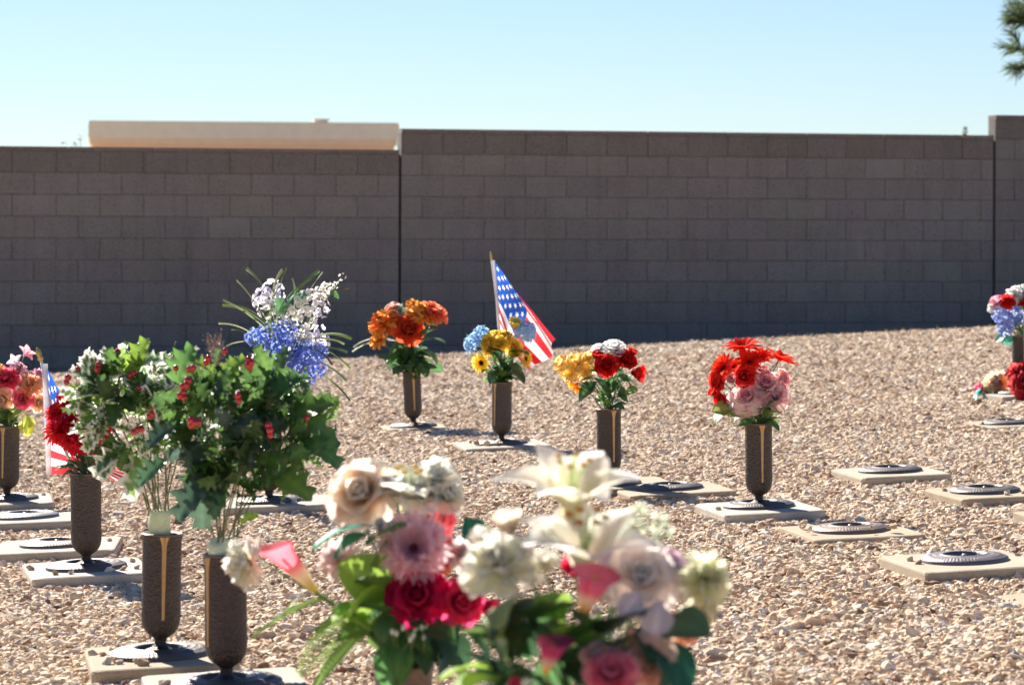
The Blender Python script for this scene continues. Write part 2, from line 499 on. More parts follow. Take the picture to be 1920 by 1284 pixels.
def shrub(px, py, Z, rad, label, seed, col, n=260, lean=0.0):
    """small-leaved shrub whose top shows over the wall"""
    rg = np.random.RandomState(seed)
    Z = Z * KZ
    top = P(px, py, Z)
    base = Vector((top.x, Z, float(gz(top.x, Z)) - 0.05))
    root = empty('shrub', base, label, 'shrub')
    H = top.z - base.z
    st = MB(); fo = MB()
    for k in range(26):
        az = rg.uniform(0, 6.28); sp = rg.uniform(0, 1) ** 0.7 * rad
        e = Vector((math.cos(az) * sp + lean, math.sin(az) * sp, H * rg.uniform(0.72, 1.0) * (1 - 0.25 * (sp / rad) ** 2)))
        m1 = Vector((e.x * 0.3, e.y * 0.3, e.z * 0.45))
        st.tube([(0, 0, 0), m1, e], [0.02, 0.012, 0.004], (0.16, 0.12, 0.08), 5)
        for i in range(n // 20):
            t = rg.uniform(0.35, 1.02); q = m1.lerp(e, t) + Vector(rg.normal(0, 0.07, 3))
            d = Vector(rg.normal(0, 1, 3)) + Vector((0, 0, 0.8)); d.normalize()
            sdv = d.cross(Vector(rg.normal(0, 1, 3))).normalized() * 0.018; l = 0.09
            kk = [q, q + d * l * 0.5 + sdv, q + d * l, q + d * l * 0.5 - sdv]
            fo.add([tuple(v_) for v_ in kk], [(0, 1, 2, 3)], np.array(col) * rg.uniform(0.6, 1.4))
    st.build('branches', M['bark'], root); fo.build('foliage', M['leaf'], root, smooth=False)
shrub(146, 252, 30, 0.35, 'sparse shrub tip peeking over the wall left of the tan roof', 1, (0.12, 0.15, 0.08))
shrub(-12, 244, 30, 0.25, 'dark shrub tip over the wall at the left edge', 2, (0.10, 0.13, 0.07))
# slim far-off conifer tip
Zc = 60.0 * KZ
t_ = P(1810, 238, Zc); b_ = Vector((t_.x, Zc, 0.1))
root = empty('conifer_tree', b_, 'tiny slim conifer tip above the wall near the tall right section', 'tree')
mb = MB(); mb.tube([(0, 0, 0), (0, 0, t_.z - 0.3)], [0.08, 0.02], (0.12, 0.09, 0.06)); mb.build('trunk', M['bark'], root)
mb = MB(); rg = np.random.RandomState(9)
for i in range(900):
    h = rg.uniform(0.2, 1.0); H = t_.z - b_.z; r = min(0.045, 0.9 * (1 - h) + 0.004) if h > 0.8 else 0.12; q = rg.uniform(0, 6.28)
    p0 = Vector((r * math.cos(q), r * math.sin(q), h * H)); d = Vector((math.cos(q), math.sin(q), 1.4)).normalized() * 0.10; s_ = d.cross(Vector((0, 0, 1))).normalized() * 0.018
    p0.z = min(p0.z, H - 0.08)
    mb.add([tuple(p0), tuple(p0 + d * 0.5 + s_), tuple(p0 + d), tuple(p0 + d * 0.5 - s_)], [(0, 1, 2, 3)], np.array([0.05, 0.085, 0.05]) * rg.uniform(0.6, 1.4))
mb.build('crown', M['leaf'], root, smooth=False)

# ================================================================== GRAVE MARKERS AND VASES
TILT = math.atan(0.04)
YAW = R(10)
SLAB_TOP = 0.037
markers = []       # (x, y, yaw, half) for the gravel to keep clear
marker_pos = {}
def slab_mesh(seed, w_, d_, tone):
    rg = np.random.RandomState(seed)
    mb = MB()
    b = 0.008; ro = 0.02
    # rounded-corner outline swept: bottom, top edge, chamfered top
    def outline(inset):
        pts = []
        hx, hy = w_ / 2 - inset, d_ / 2 - inset
        for cx, cy, a0 in ((hx - ro, hy - ro, 0), (-hx + ro, hy - ro, 90), (-hx + ro, -hy + ro, 180), (hx - ro, -hy + ro, 270)):
            for k in range(5):
                a = R(a0 + 90 * k / 4); pts.append((cx + ro * math.cos(a), cy + ro * math.sin(a)))
        return pts
    rings = []
    for z, ins in ((-0.08, 0), (SLAB_TOP - b, 0), (SLAB_TOP - b * 0.3, b * 0.3), (SLAB_TOP, b)):
        rings.append([(x + rg.normal(0, 0.0007), y + rg.normal(0, 0.0007), z + rg.normal(0, 0.0004)) for x, y in outline(ins)])
    nn = len(rings[0])
    V = [v for r_ in rings for v in r_]; Fc = []
    for i in range(3):
        for k in range(nn):
            l = (k + 1) % nn; Fc.append((i * nn + k, i * nn + l, (i + 1) * nn + l, (i + 1) * nn + k))
    Fc.append(tuple(3 * nn + k for k in range(nn)))
    mb.add(V, Fc, tone)
    return mb
def ring_mesh(plain_ring, tone):
    mb = MB()
    prof = [(0.0, 0.006), (0.018, 0.006), (0.05, 0.004), (0.054, 0.005), (0.056, 0.016), (0.060, 0.020), (0.066, 0.0205), (0.070, 0.0175), (0.078, 0.0185),
            (0.086, 0.0185), (0.090, 0.0165), (0.096, 0.0175), (0.102, 0.0165), (0.108, 0.014), (0.113, 0.0125), (0.119, 0.010), (0.122, 0.007), (0.1225, 0.0)]
    def mod(r, z, th):
        k = np.exp(-((r - 0.101) / 0.008) ** 2)
        amp = 0.0 if plain_ring else 0.0013
        z = z + k * amp * np.sin(th * 69) * np.sign(r - 0.101 + 1e-9)
        k2 = np.exp(-((r - 0.119) / 0.003) ** 2)
        z = z + k2 * amp * 0.4 * np.sin(th * 70)
        return r, z
    mb.lathe(prof, tone, 276, mod)
    return mb
def marker(key, px, py, label, tone=(1, 1, 1), w_=0.35, d_=0.45, yaw=YAW, ring=True, rtone=(0.115, 0.102, 0.098), knob=True, plain_ring=False, seed=0, sunk=0.0, offs=(0, 0)):
    p = ground_at(px, py, SLAB_TOP + 0.006 - sunk)
    base = Vector((p.x, p.y, float(gz(p.x, p.y)) - sunk))
    root = empty('grave_marker', base, label, 'grave marker', 'square concrete grave markers set in the gravel')
    root.rotation_euler = (0.0, -TILT, yaw)
    sm = slab_mesh(seed + 11, w_, d_, tone).build('slab', M['concrete'], root, loc=(offs[0], offs[1], 0), smooth=False)
    if ring:
        ring_mesh(plain_ring, rtone).build('ring', M['ring'], root, loc=(0, 0, SLAB_TOP))
        if knob:
            kb = MB(); kb.lathe([(0.0, 0.017), (0.006, 0.0165), (0.009, 0.013), (0.008, 0.009), (0.016, 0.006), (0.018, 0.003)], np.array(rtone) * 1.3, 20)
            kb.build('vase_socket', M['ring'], root, loc=(0, 0, SLAB_TOP + 0.002))
    c, s = math.cos(yaw), math.sin(yaw)
    markers.append((base.x + c * offs[0] - s * offs[1], base.y + s * offs[0] + c * offs[1], yaw, w_ / 2, d_ / 2, base.z + SLAB_TOP))
    marker_pos[key] = base
    return base
VH = 0.275
def vase(key, stripe, label, lean=(0, 0), h=VH, tone=(0.058, 0.047, 0.041), group='bronze grave vases standing on markers'):
    """stripe: sideways position of the gold stripe seen from the front, -1..1, None = turned away"""
    b = marker_pos[key]
    z0 = SLAB_TOP + 0.008
    root = empty('grave_vase', b + Vector((-TILT * z0, 0, z0)), label, 'vase', group)
    root.rotation_euler = (R(lean[1]), R(lean[0]), 0)
    s = h / VH
    r = 0.0465
    prof = [(0.041, 0.262), (0.041, 0.276), (0.0475, 0.277), (0.0495, 0.274), (0.0485, 0.269), (r, 0.262), (r - 0.0005, 0.2), (r - 0.0005, 0.12), (r, 0.088), (r - 0.001, 0.074),
            (0.0435, 0.062), (0.0385, 0.051), (0.031, 0.042), (0.022, 0.036), (0.0175, 0.033)]
    def mod(rr, z, th):
        rr = rr * (1 + 0.006 * np.sin(th * 3 + z * 20) * (z > 0.04)); return rr, z * s
    dense = []
    for i in range(len(prof) - 1):
        a, c = np.array(prof[i]), np.array(prof[i + 1]); k = max(1, int(abs(a[1] - c[1]) / 0.012))
        for j in range(k): dense.append(a + (c - a) * j / k)
    dense.append(np.array(prof[-1]))
    mb = MB(); mb.lathe(dense, tone, 48, mod)
    mb.lathe([(0.0, 0.235 * s), (0.0405, 0.235 * s), (0.041, 0.262 * s)], (0.03, 0.026, 0.022), 48)
    body = mb.build('cup', M['bronze'], root)
    mb = MB(); mb.lathe([(0.0175, 0.033), (0.0145, 0.030), (0.0135, 0.024), (0.0150, 0.016), (0.0225, 0.009), (0.033, 0.005), (0.040, 0.001)], np.array(tone) * 0.8, 36)
    mb.build('foot', M['bronze'], root)
    mb = MB(); mb.lathe([(0.0415, 0.2745), (0.0475, 0.2785), (0.0500, 0.2765), (0.0498, 0.2735)], (0.22, 0.15, 0.10), 48, lambda a_, z, th: (a_, z * s)); mb.build('rim', M['gold'], root)
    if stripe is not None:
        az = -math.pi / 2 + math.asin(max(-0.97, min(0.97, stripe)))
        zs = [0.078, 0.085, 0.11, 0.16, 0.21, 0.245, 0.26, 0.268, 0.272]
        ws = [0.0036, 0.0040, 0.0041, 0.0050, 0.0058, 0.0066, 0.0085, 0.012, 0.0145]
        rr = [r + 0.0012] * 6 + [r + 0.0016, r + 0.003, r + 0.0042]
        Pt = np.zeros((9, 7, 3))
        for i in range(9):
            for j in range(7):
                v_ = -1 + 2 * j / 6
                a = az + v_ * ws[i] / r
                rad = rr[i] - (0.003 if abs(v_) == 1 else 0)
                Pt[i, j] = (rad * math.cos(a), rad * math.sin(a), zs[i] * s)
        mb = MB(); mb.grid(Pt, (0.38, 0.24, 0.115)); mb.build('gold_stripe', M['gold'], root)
    top = b + Vector((-TILT * z0, 0, z0)) + Vector((R(lean[0]) * h, 0, h))
    return top

CT = (1, 1, 1); WARM = (0.95, 0.85, 0.72)
marker('A', 776, 797, 'grave marker half buried beneath the vase of orange flowers', WARM, sunk=0.018, seed=1, w_=0.32, d_=0.36, knob=False)
marker('B', 941, 829, 'grave marker beneath the vase with yellow roses and the upright flag', CT, sunk=0.010, seed=2, w_=0.40, knob=False)
marker('C', 1143, 904, 'grave marker beneath the vase of red and white roses', WARM, seed=3, w_=0.42, offs=(0.03, 0.02), knob=False)
marker('D', 1424, 946, 'pale grave marker beneath the vase of red daisies and pink roses', (1.18, 1.2, 1.22), seed=4, knob=False)
marker('E', 1914, 735, 'grave marker under the vase at the right edge, touched by fallen red flowers', CT, seed=5, knob=False)
marker('F', 14, 933, 'grave marker under the vase of pink flowers at the left edge', CT, seed=6, knob=False)
marker('G', 163, 1060, 'white grave marker beneath the vase of red chrysanthemums', (1.2, 1.2, 1.2), seed=7, w_=0.36, d_=0.44, yaw=R(13), knob=False)
marker('H', 302, 1222, 'tan grave marker strewn with pebbles beneath the variegated holly vase', WARM, seed=8, w_=0.34, d_=0.42, offs=(0.0, 0.0), knob=False)
marker('I', 426, 1278, 'grave marker at the bottom edge beneath the green holly vase', CT, seed=9, knob=False)
marker('L', 505, 937, 'grave marker with pebbles on it behind the green holly, under the blue flowers', CT, seed=10, yaw=R(2), w_=0.38, offs=(0.03, 0.02), knob=False)
marker('J', 758, 1575, 'grave marker beneath the foreground vase with the peach rose', CT, seed=12, knob=False)
marker('K', 1112, 1870, 'grave marker beneath the foreground vase with the white lilies', CT, seed=13, knob=False)
marker('r1', 1670, 880, 'empty grave marker farthest back on the right, thick pale slab with vacant ring', (1.05, 1.0, 0.92), seed=14)
marker('r2', 1848, 918, 'empty grave marker just right of and nearer than the farthest pale one', WARM, seed=15, offs=(0.02, 0))
marker('r3', 1258, 912, 'empty grave marker with vacant ring left of the red daisy vase', WARM, seed=16, w_=0.4, sunk=0.008)
marker('r4', 1596, 990, 'empty brown ringed grave marker sunk in gravel beside the red daisy vase shadow', WARM, seed=17, rtone=(0.20, 0.15, 0.12), sunk=0.014, w_=0.36)
marker('r5', 1810, 1046, 'large empty grave marker with purplish ring nearest on the right', (1.0, 0.95, 0.85), seed=18, rtone=(0.17, 0.15, 0.16), w_=0.37)
marker('r6', 1890, 791, 'small far empty grave marker below the fallen red flowers at the right', (0.9, 0.85, 0.75), seed=19, sunk=0.02, w_=0.3)
marker('r7', 2040, 962, 'bare corner of a grave marker cut off by the right edge', WARM, seed=20)
marker('r8', 2045, 1122, 'nearly buried grave marker corner at the lower right edge', WARM, seed=21, sunk=0.026)
marker('r9', 48, 966, 'empty grave marker with smooth grey ring at the left edge', CT, seed=22, yaw=R(3), plain_ring=True, rtone=(0.2, 0.19, 0.2), w_=0.38)
marker('r10', 108, 1018, 'empty grave marker with rusty rim showing behind the red chrysanthemum vase', (1.08, 1.05, 1.0), seed=23, yaw=R(4), w_=0.4, rtone=(0.19, 0.15, 0.13))

TOP = {}
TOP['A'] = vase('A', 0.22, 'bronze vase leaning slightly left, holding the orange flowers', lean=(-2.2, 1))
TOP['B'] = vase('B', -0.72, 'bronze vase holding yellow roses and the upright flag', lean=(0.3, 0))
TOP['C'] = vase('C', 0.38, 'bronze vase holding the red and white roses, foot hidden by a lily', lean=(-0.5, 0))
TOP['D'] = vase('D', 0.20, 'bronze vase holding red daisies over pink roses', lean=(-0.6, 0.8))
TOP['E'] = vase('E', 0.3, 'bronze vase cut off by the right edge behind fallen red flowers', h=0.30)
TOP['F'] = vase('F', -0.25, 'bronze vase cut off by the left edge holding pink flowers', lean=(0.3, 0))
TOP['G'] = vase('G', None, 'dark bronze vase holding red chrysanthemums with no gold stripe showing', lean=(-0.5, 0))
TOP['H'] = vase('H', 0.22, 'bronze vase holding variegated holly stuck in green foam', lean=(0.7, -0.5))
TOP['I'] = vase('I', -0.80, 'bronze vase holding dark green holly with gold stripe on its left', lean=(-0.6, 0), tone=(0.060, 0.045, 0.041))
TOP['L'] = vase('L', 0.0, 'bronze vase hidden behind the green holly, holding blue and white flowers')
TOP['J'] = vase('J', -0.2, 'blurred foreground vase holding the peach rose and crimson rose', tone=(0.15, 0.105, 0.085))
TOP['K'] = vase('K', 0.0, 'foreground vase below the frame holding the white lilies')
for k in TOP: print('VASE', k, [round(c, 3) for c in TOP[k]], 'px', [round(960 + TOP[k].x * F / TOP[k].y), round(HZ + (EYE - TOP[k].z) * F / TOP[k].y)])

# ================================================================== FLOWERS
def prof(u, b=0.3, m=0.6, k=2.0):
    """petal half width along its length"""
    x = np.clip((u - m) / (1 - m), 0, 1)
    y = np.clip(u / m, 0, 1)
    return np.where(u < m, b + (1 - b) * (y * y * (3 - 2 * y)) , np.power(np.clip(1 - x ** k, 0, 1), 0.6 if k >= 1.5 else 0.9))
def petal(mb, L, W, a0, a1, az, c0, c1, wrap=0.6, b=0.3, m=0.6, k=2.0, ruf=0.0, r0=0.0, z0=0.0, nu=6, nv=5, rg=None, edge=None, mid=None, notch=0.0, twist=0.0, flip=1):
    rg = rg or np.random
    u = np.linspace(0, 1, nu); ang = a0 + a1 * u
    ds = L / (nu - 1)
    rr = r0 + np.concatenate([[0], np.cumsum(np.sin((ang[1:] + ang[:-1]) / 2) * ds)])
    hh = z0 + np.concatenate([[0], np.cumsum(np.cos((ang[1:] + ang[:-1]) / 2) * ds)])
    v = np.linspace(-1, 1, nv)
    w_ = np.maximum(W * prof(u, b, m, k), W * 0.04)
    be = v[None, :] * wrap
    if abs(wrap) > 0.01:
        lat = w_[:, None] / wrap * np.sin(be); off = w_[:, None] / wrap * (1 - np.cos(be))
    else:
        lat = w_[:, None] * v[None, :]; off = 0 * lat
    if ruf > 0:
        ph = rg.uniform(0, 6.28); ph2 = rg.uniform(0, 6.28)
        off = off + ruf * L * (u[:, None] ** 1.5) * (np.sin(v[None, :] * 4.5 + ph) * 0.6 + np.sin(v[None, :] * 9 + ph2 + u[:, None] * 3) * 0.4)
    uu = u[:, None] + 0 * lat
    if notch > 0:
        pull = notch * L * (1 - np.abs(v[None, :])) * (u[:, None] ** 6)
        hs = -pull
    else: hs = 0
    nr = -np.cos(ang)[:, None]; nh = np.sin(ang)[:, None]
    tr_ = np.sin(ang)[:, None]; th_ = np.cos(ang)[:, None]
    x = rr[:, None] + nr * off + tr_ * hs; z = hh[:, None] + nh * off + th_ * hs; y = lat
    if twist:
        y = y + twist * u[:, None] * L * 0.3
    ca, sa = math.cos(az), math.sin(az)
    Pt = np.stack([x * ca - y * sa, x * sa + y * ca, z], -1)
    c0 = np.asarray(c0, float); c1 = np.asarray(c1, float)
    C = c0 + (c1 - c0) * (uu ** 1.2)[..., None]
    if edge is not None:
        e = np.clip((np.abs(v)[None, :] * 1.0 + uu * 0) ** 4 + np.clip(uu - 0.85, 0, 1) * 5, 0, 1)[..., None]
        C = C * (1 - e) + np.asarray(edge, float) * e
    if mid is not None:
        e = (np.exp(-(v[None, :] / 0.25) ** 2) * (1 - uu * 0.8))[..., None]
        C = C * (1 - e) + np.asarray(mid, float) * e
    C = C * rg.uniform(0.9, 1.08)
    mb.grid(Pt, np.clip(C, 0, 0.92))

def f_rose(R_, c0, c1, rg, open_=1.0, edge=None, ruf=0.06, outer=None):
    mb = MB()
    if open_ <= 0.7: R_ = R_ * 1.3
    lay = [(3, .62, .34, .02, -.25, 1.5, .02), (4, .74, .42, .10, -.1, 1.35, .06), (4, .86, .50, .28, .05, 1.1, .09), (5, .98, .56, .50, .25, .9, .11), (5, 1.06, .60, .72, .55, .7, .12), (6, 1.1, .62, .95, .75, .5, .10)]
    lay = lay[:6 if open_ > 0.7 else (4 if open_ > 0.3 else 3)]
    for i, (n_, L, W, a0, a1, wr, r0) in enumerate(lay):
        for k in range(n_):
            az = 6.283 * (k + 0.37 * i + rg.uniform(-.12, .12)) / n_
            petal(mb, L * R_ * rg.uniform(.92, 1.08), W * R_, a0 * open_ + rg.normal(0, .04), a1 * open_ + (0.3 if i > 2 else 0), az, c0 if (outer is None or i < 3) else outer, c1 if (outer is None or i < 3) else outer, wr, .45, .55, 2.4, ruf * (0.4 + i * .25), r0 * R_, -0.55 * R_, nu=7, nv=7, rg=rg, edge=edge)
    return mb
def f_ruffle(R_, c0, c1, rg, n_=60, W=.30, ruf=.16, edge=None, maxa=2.0, mixcols=None, k=2.2, curl=0.5):
    """peony / carnation / chrysanthemum ball"""
    mb = MB()
    for i in range(n_):
        t = (i + .5) / n_
        a = maxa * t ** 0.62
        az = i * 2.39996 + rg.uniform(-.2, .2)
        cc0, cc1 = (c0, c1) if not mixcols else mixcols[rg.randint(len(mixcols))]
        L = R_ * (0.72 + 0.30 * math.sin(min(a, 1.57))) * rg.uniform(.85, 1.1)
        petal(mb, L, W * R_, a * 0.55, a * 0.5 - curl * (1 - t) + rg.normal(0, .12), az, cc0, cc1, .5, .35, .7, k, ruf, 0.02 * R_, -0.25 * R_ * (t), nu=6, nv=5, rg=rg, edge=edge)
    return mb
def f_daisy(R_, c0, c1, rg, n_=18, layers=2, W=.15, disc=(.1, .06, .02), disc_r=.2, k=1.6, a=1.35, bend=.15, edge=None, ruf=.02):
    mb = MB()
    for l in range(layers):
        for i in range(n_):
            petal(mb, R_ * (1 - .14 * l) * rg.uniform(.93, 1.04), W * R_, a - .28 * l + rg.normal(0, .06), bend + rg.normal(0, .1), 6.283 * (i + .5 * l) / n_ + rg.normal(0, .03), c0, c1, .5, .4, .55, k, ruf, disc_r * .4 * R_, .02 * R_ * l, nu=6, nv=4, rg=rg, edge=edge)
    return mb
def f_disc(R_, col, rg, r=.2, h=.1):
    mb = MB()
    for i in range(40):
        q = i * 2.4; s = math.sqrt(i / 40) * r * R_
        mb.ball((s * math.cos(q), s * math.sin(q), h * R_ * (1.2 - (s / (r * R_)) ** 2 * .6)), R_ * .045, np.array(col) * rg.uniform(.7, 1.3), 5, 4)
    mb.lathe([(0, h * R_ * 1.1), (r * R_ * .7, h * R_ * .8), (r * R_, 0), (0, -0.05 * R_)], col, 16)
    return mb
def f_lily(R_, c0, c1, rg, mid=None, n_=6):
    mb = MB()
    for i in range(n_):
        inn = i % 2
        petal(mb, R_ * 1.35 * rg.uniform(.93, 1.05), R_ * (.46 if inn else .36), .32 + .05 * inn, 1.25 + rg.normal(0, .12), 6.283 * i / n_ + rg.normal(0, .06), c0, c1, .75, .30, .5, 1.3, .035, .03 * R_, -.55 * R_, nu=10, nv=6, rg=rg, mid=mid)
    return mb
def f_stamens(R_, rg, tip=(.45, .18, .05), n_=6, fil=(.6, .7, .35)):
    mb = MB()
    for i in range(n_):
        q = 6.283 * i / n_ + .3; s = .26 * R_ * rg.uniform(.8, 1.2)
        e = Vector((s * math.cos(q), s * math.sin(q), .38 * R_))
        mb.tube([(0, 0, -.5 * R_), (s * .3 * math.cos(q), s * .3 * math.sin(q), 0), e], .012 * R_, fil, 5)
        mb.ball(e, .045 * R_, tip, 6, 5, (1.8, 1, .8))
    mb.tube([(0, 0, -.5 * R_), (0, 0, .46 * R_)], .02 * R_, fil, 5)
    return mb
def f_calla(R_, L, c_top, c_mid, c_base, rg):
    """trumpet spathe, open end +Z, length L"""
    nu, nv = 14, 25
    Pt = np.zeros((nu, nv, 3)); C = np.zeros((nu, nv, 3))
    for i in range(nu):
        u = i / (nu - 1)
        r = .12 * R_ + .56 * R_ * u ** .75 + .14 * R_ * u ** 8
        for j in range(nv):
            th = -math.pi * 1.03 + 2.06 * math.pi * j / (nv - 1)
            lip = (math.cos(th) * .5 + .5)
            z = L * u - L * .22 * u ** 3 * (1 - lip) + L * .10 * u ** 3 * lip ** 3
            rr = r * (1 + .30 * u ** 4 * lip) * (1 + .03 * math.sin(th * 5) * u)
            if j == nv - 1: rr += .03 * R_
            Pt[i, j] = (rr * math.cos(th), rr * math.sin(th), z - L)
            t = min(1, max(0, (u - .05) / .25)); t2 = min(1, max(0, (u - .34) / .2))
            C[i, j] = np.array(c_base) * (1 - t) + np.array(c_mid) * t
            C[i, j] = C[i, j] * (1 - t2) + np.array(c_top) * t2
    mb = MB(); mb.grid(Pt, C)
    return mb
def f_floret(mb, c, nrm, r, c0, c1, rg, n_=4, W=.42, k=2.2, a=1.1):
    sub = MB()
    ph = rg.uniform(0, 6.28)
    for i in range(n_):
        petal(sub, r * rg.uniform(.9, 1.1), r * W, a + rg.normal(0, .15), .3, ph + 6.283 * i / n_, c0, c1, .6, .4, .6, k, .05, 0, 0, nu=4, nv=3, rg=rg)
    Mx = frame(nrm)
    V = np.concatenate(sub.v) @ np.array(Mx.to_3x3()).T + np.array(c)
    mb.add(V, sub.f, np.concatenate(sub.c))
def f_hydrangea(R_, c0, c1, rg, n_=55, fr=.25, span=1.9, squash=1.0, center=None):
    mb = MB()
    for i in range(n_):
        t = (i + .5) / n_; a = math.acos(1 - t * (1 - math.cos(span))); q = i * 2.39996
        nrm = Vector((math.sin(a) * math.cos(q), math.sin(a) * math.sin(q), math.cos(a)))
        nrm2 = (nrm + Vector(rg.normal(0, .25, 3))).normalized()
        kk = rg.uniform(0, 1)
        cc = np.array(c0) * (1 - kk) + np.array(c1) * kk
        p_ = nrm * R_ * rg.uniform(.72, 1.0); p_.z *= squash
        f_floret(mb, p_, nrm2, R_ * fr, cc * .85, cc * 1.1, rg, W=.5)
        if center is not None: mb.ball(p_ + nrm2 * R_ * .03, R_ * .03, center, 5, 4)
    return mb

def frame(d, x=None):
    d = Vector(d).normalized()
    if x is None: x = Vector((0.31, 0.2, 0.93)) if abs(d.z) < 0.9 else Vector((1, 0, 0))
    x = Vector(x); x = x - d * x.dot(d)
    if x.length < 1e-4: x = Vector((1, 0.1, 0)) - d * d.x
    x.normalize(); y = d.cross(x)
    m_ = Matrix((x, y, d)).transposed().to_4x4()
    return m_

# ---- leaf meshes, shared
LEAF = {}
def sprig_mesh(col, var, margin):
    '''three holly leaves on one short twig'''
    key = ('sprig', tuple(col), var, margin)
    if key in LEAF: return LEAF[key]
    rg = np.random.RandomState(var * 17 + 3)
    mb = MB()
    for j in range(3):
        me = leaf_mesh('holly', tuple(np.array(col) * rg.uniform(.8, 1.25)), rg.randint(4), margin if rg.rand() < .8 else None)
        n_ = len(me.vertices); V = np.zeros(n_ * 3); me.vertices.foreach_get('co', V); V = V.reshape(-1, 3)
        C = np.zeros(n_ * 4); me.color_attributes['Col'].data.foreach_get('color', C); C = C.reshape(-1, 4)[:, :3]
        q = 2.1 * j + rg.uniform(-.4, .4); sp = rg.uniform(.35, .95)
        d = Vector((math.cos(q) * math.sin(sp), math.sin(q) * math.sin(sp), math.cos(sp)))
        A = np.array(frame(d, (rg.normal(0, 1), rg.normal(0, 1), -.4)).to_3x3())
        mb.add(V * rg.uniform(.75, 1.1) @ A.T + np.array(d) * .10 + np.array([0, 0, -.25 + .12 * j]), [tuple(p.vertices) for p in me.polygons], C)
    mb.tube([(0, 0, -.7), (0, 0, .1)], .018, (.10, .13, .05), 5)
    me = mb.mesh('holly_sprig', M['glossleaf'])
    LEAF[key] = me
    return me
def leaf_mesh(kind, col, var, margin=None):
    key = (kind, tuple(col), var, margin)
    if key in LEAF: return LEAF[key]
    rg = np.random.RandomState(hash(kind) % 7 + var * 13 + 5 if False else len(kind) * 31 + var * 13 + 5)
    mb = MB()
    col = np.array(col, float) * rg.uniform(.88, 1.12)
    if kind == 'ovate': L, W, b, m, k, nu, nv = 1, .30, .08, .42, 1.25, 10, 7
    elif kind == 'broad': L, W, b, m, k, nu, nv = 1, .42, .15, .42, 1.5, 10, 7
    elif kind == 'strap': L, W, b, m, k, nu, nv = 1, .055, .6, .4, 1.4, 14, 5
    elif kind == 'lance': L, W, b, m, k, nu, nv = 1, .13, .25, .4, 1.2, 12, 5
    bend = rg.uniform(.5, 1.3); wrap = rg.uniform(.15, .5) * (-1 if rg.rand() < .3 else 1)
    if kind == 'holly':
        nu, nv = 17, 7
        u = np.linspace(0, 1, nu)
        env = .34 * np.sin(np.pi * np.clip(u * .98 + .02, 0, 1)) ** .55 * (1 - .25 * u)
        sp = np.array([1.18 if i % 4 == 2 else (.66 if i % 4 == 0 else .86) for i in range(nu)])
        w_ = env * sp; w_[-1] = .004; w_[0] = .02
        du = np.where(np.arange(nu) % 4 == 2, .045, 0)
        ang = bend * 1.1 * u - .25
        ds = 1 / (nu - 1)
        rr = np.concatenate([[0], np.cumsum(np.sin(ang[1:]) * ds)]); hh = np.concatenate([[0], np.cumsum(np.cos(ang[1:]) * ds)])
        v = np.array([-1, -.68, -.42, 0, .42, .68, 1.])
        lat = w_[:, None] * v[None, :]
        edge_up = (np.abs(v)[None, :] ** 3) * (sp[:, None] - .9) * .22 + .10 * np.abs(v)[None, :] * w_[:, None] * 2
        off = edge_up + .012 * np.sin(v * 9)[None, :]
        tip = (np.abs(v)[None, :] ** 2) * du[:, None]
        x = rr[:, None] - np.cos(ang)[:, None] * off + np.sin(ang)[:, None] * tip
        z = hh[:, None] + np.sin(ang)[:, None] * off + np.cos(ang)[:, None] * tip
        C = np.tile(col, (nu, nv, 1)) * (0.9 + 0.2 * rg.rand(nu, nv, 1))
        C[:, 3] = C[:, 3] * 1.35
        if margin is not None:
            mg = np.array(margin, float)
            C[:, 0] = mg; C[:, -1] = mg; C[:, 1] = mg * .95 + C[:, 1] * .05; C[:, -2] = mg * .95 + C[:, -2] * .05; C[1::4, 2] = mg * .6 + C[1::4, 2] * .4; C[3::4, -3] = mg * .6 + C[3::4, -3] * .4; C[-3:] = mg
        Pt = np.stack([x, lat, z], -1)
        mb.grid(Pt, np.clip(C, 0, .9))
    elif kind == 'fern':
        for i in range(16):
            t = i / 16
            for sgn in (-1, 1):
                base = np.array([math.sin(t * .9) * t * .55, 0, t * .95])
                sub = MB(); petal(sub, .30 * math.sin(math.pi * (t * .8 + .15)) + .05, .022, 1.0, .2, 0, col * .9, col * 1.15, .2, .5, .5, 1.3, 0, 0, 0, 5, 3, rg)
                V = np.concatenate(sub.v); V = np.stack([V[:, 1], sgn * V[:, 0], V[:, 2]], -1) + base
                mb.add(V, sub.f, np.concatenate(sub.c))
        mb.tube([(0, 0, 0), (.12, 0, .5), (.42, 0, .95)], .006, col * .8, 4)
    else:
        petal(mb, L, W, -.15, bend, 0, col * .85, col * 1.1, wrap, b, m, k, .03, 0, 0, nu, nv, rg, edge=margin)
        me_c = mb.c[-1].reshape(nu, nv, 3)
        me_c[:, nv // 2] *= 1.35
    me = mb.mesh(kind + '_leaf', M['glossleaf'] if kind == 'holly' else M['leaf'])
    LEAF[key] = me
    return me
def put_leaf(parent, org, p, d, L, kind, col, rg, margin=None, droop=None, roll=None, name='leaf', wid=1.0):
    me = leaf_mesh(kind, col, rg.randint(4), margin)
    x = Vector((rg.normal(0, .5), rg.normal(0, .5), -1)) if droop is None else Vector(droop)
    Mx = frame(d, x)
    if roll: Mx = Mx @ Matrix.Rotation(roll, 4, 'Z')
    Mx = Matrix.Translation(Vector(p) - org) @ Mx @ Matrix.Diagonal((L, L * wid, L, 1))
    return link(name, me, parent, mat=Mx)

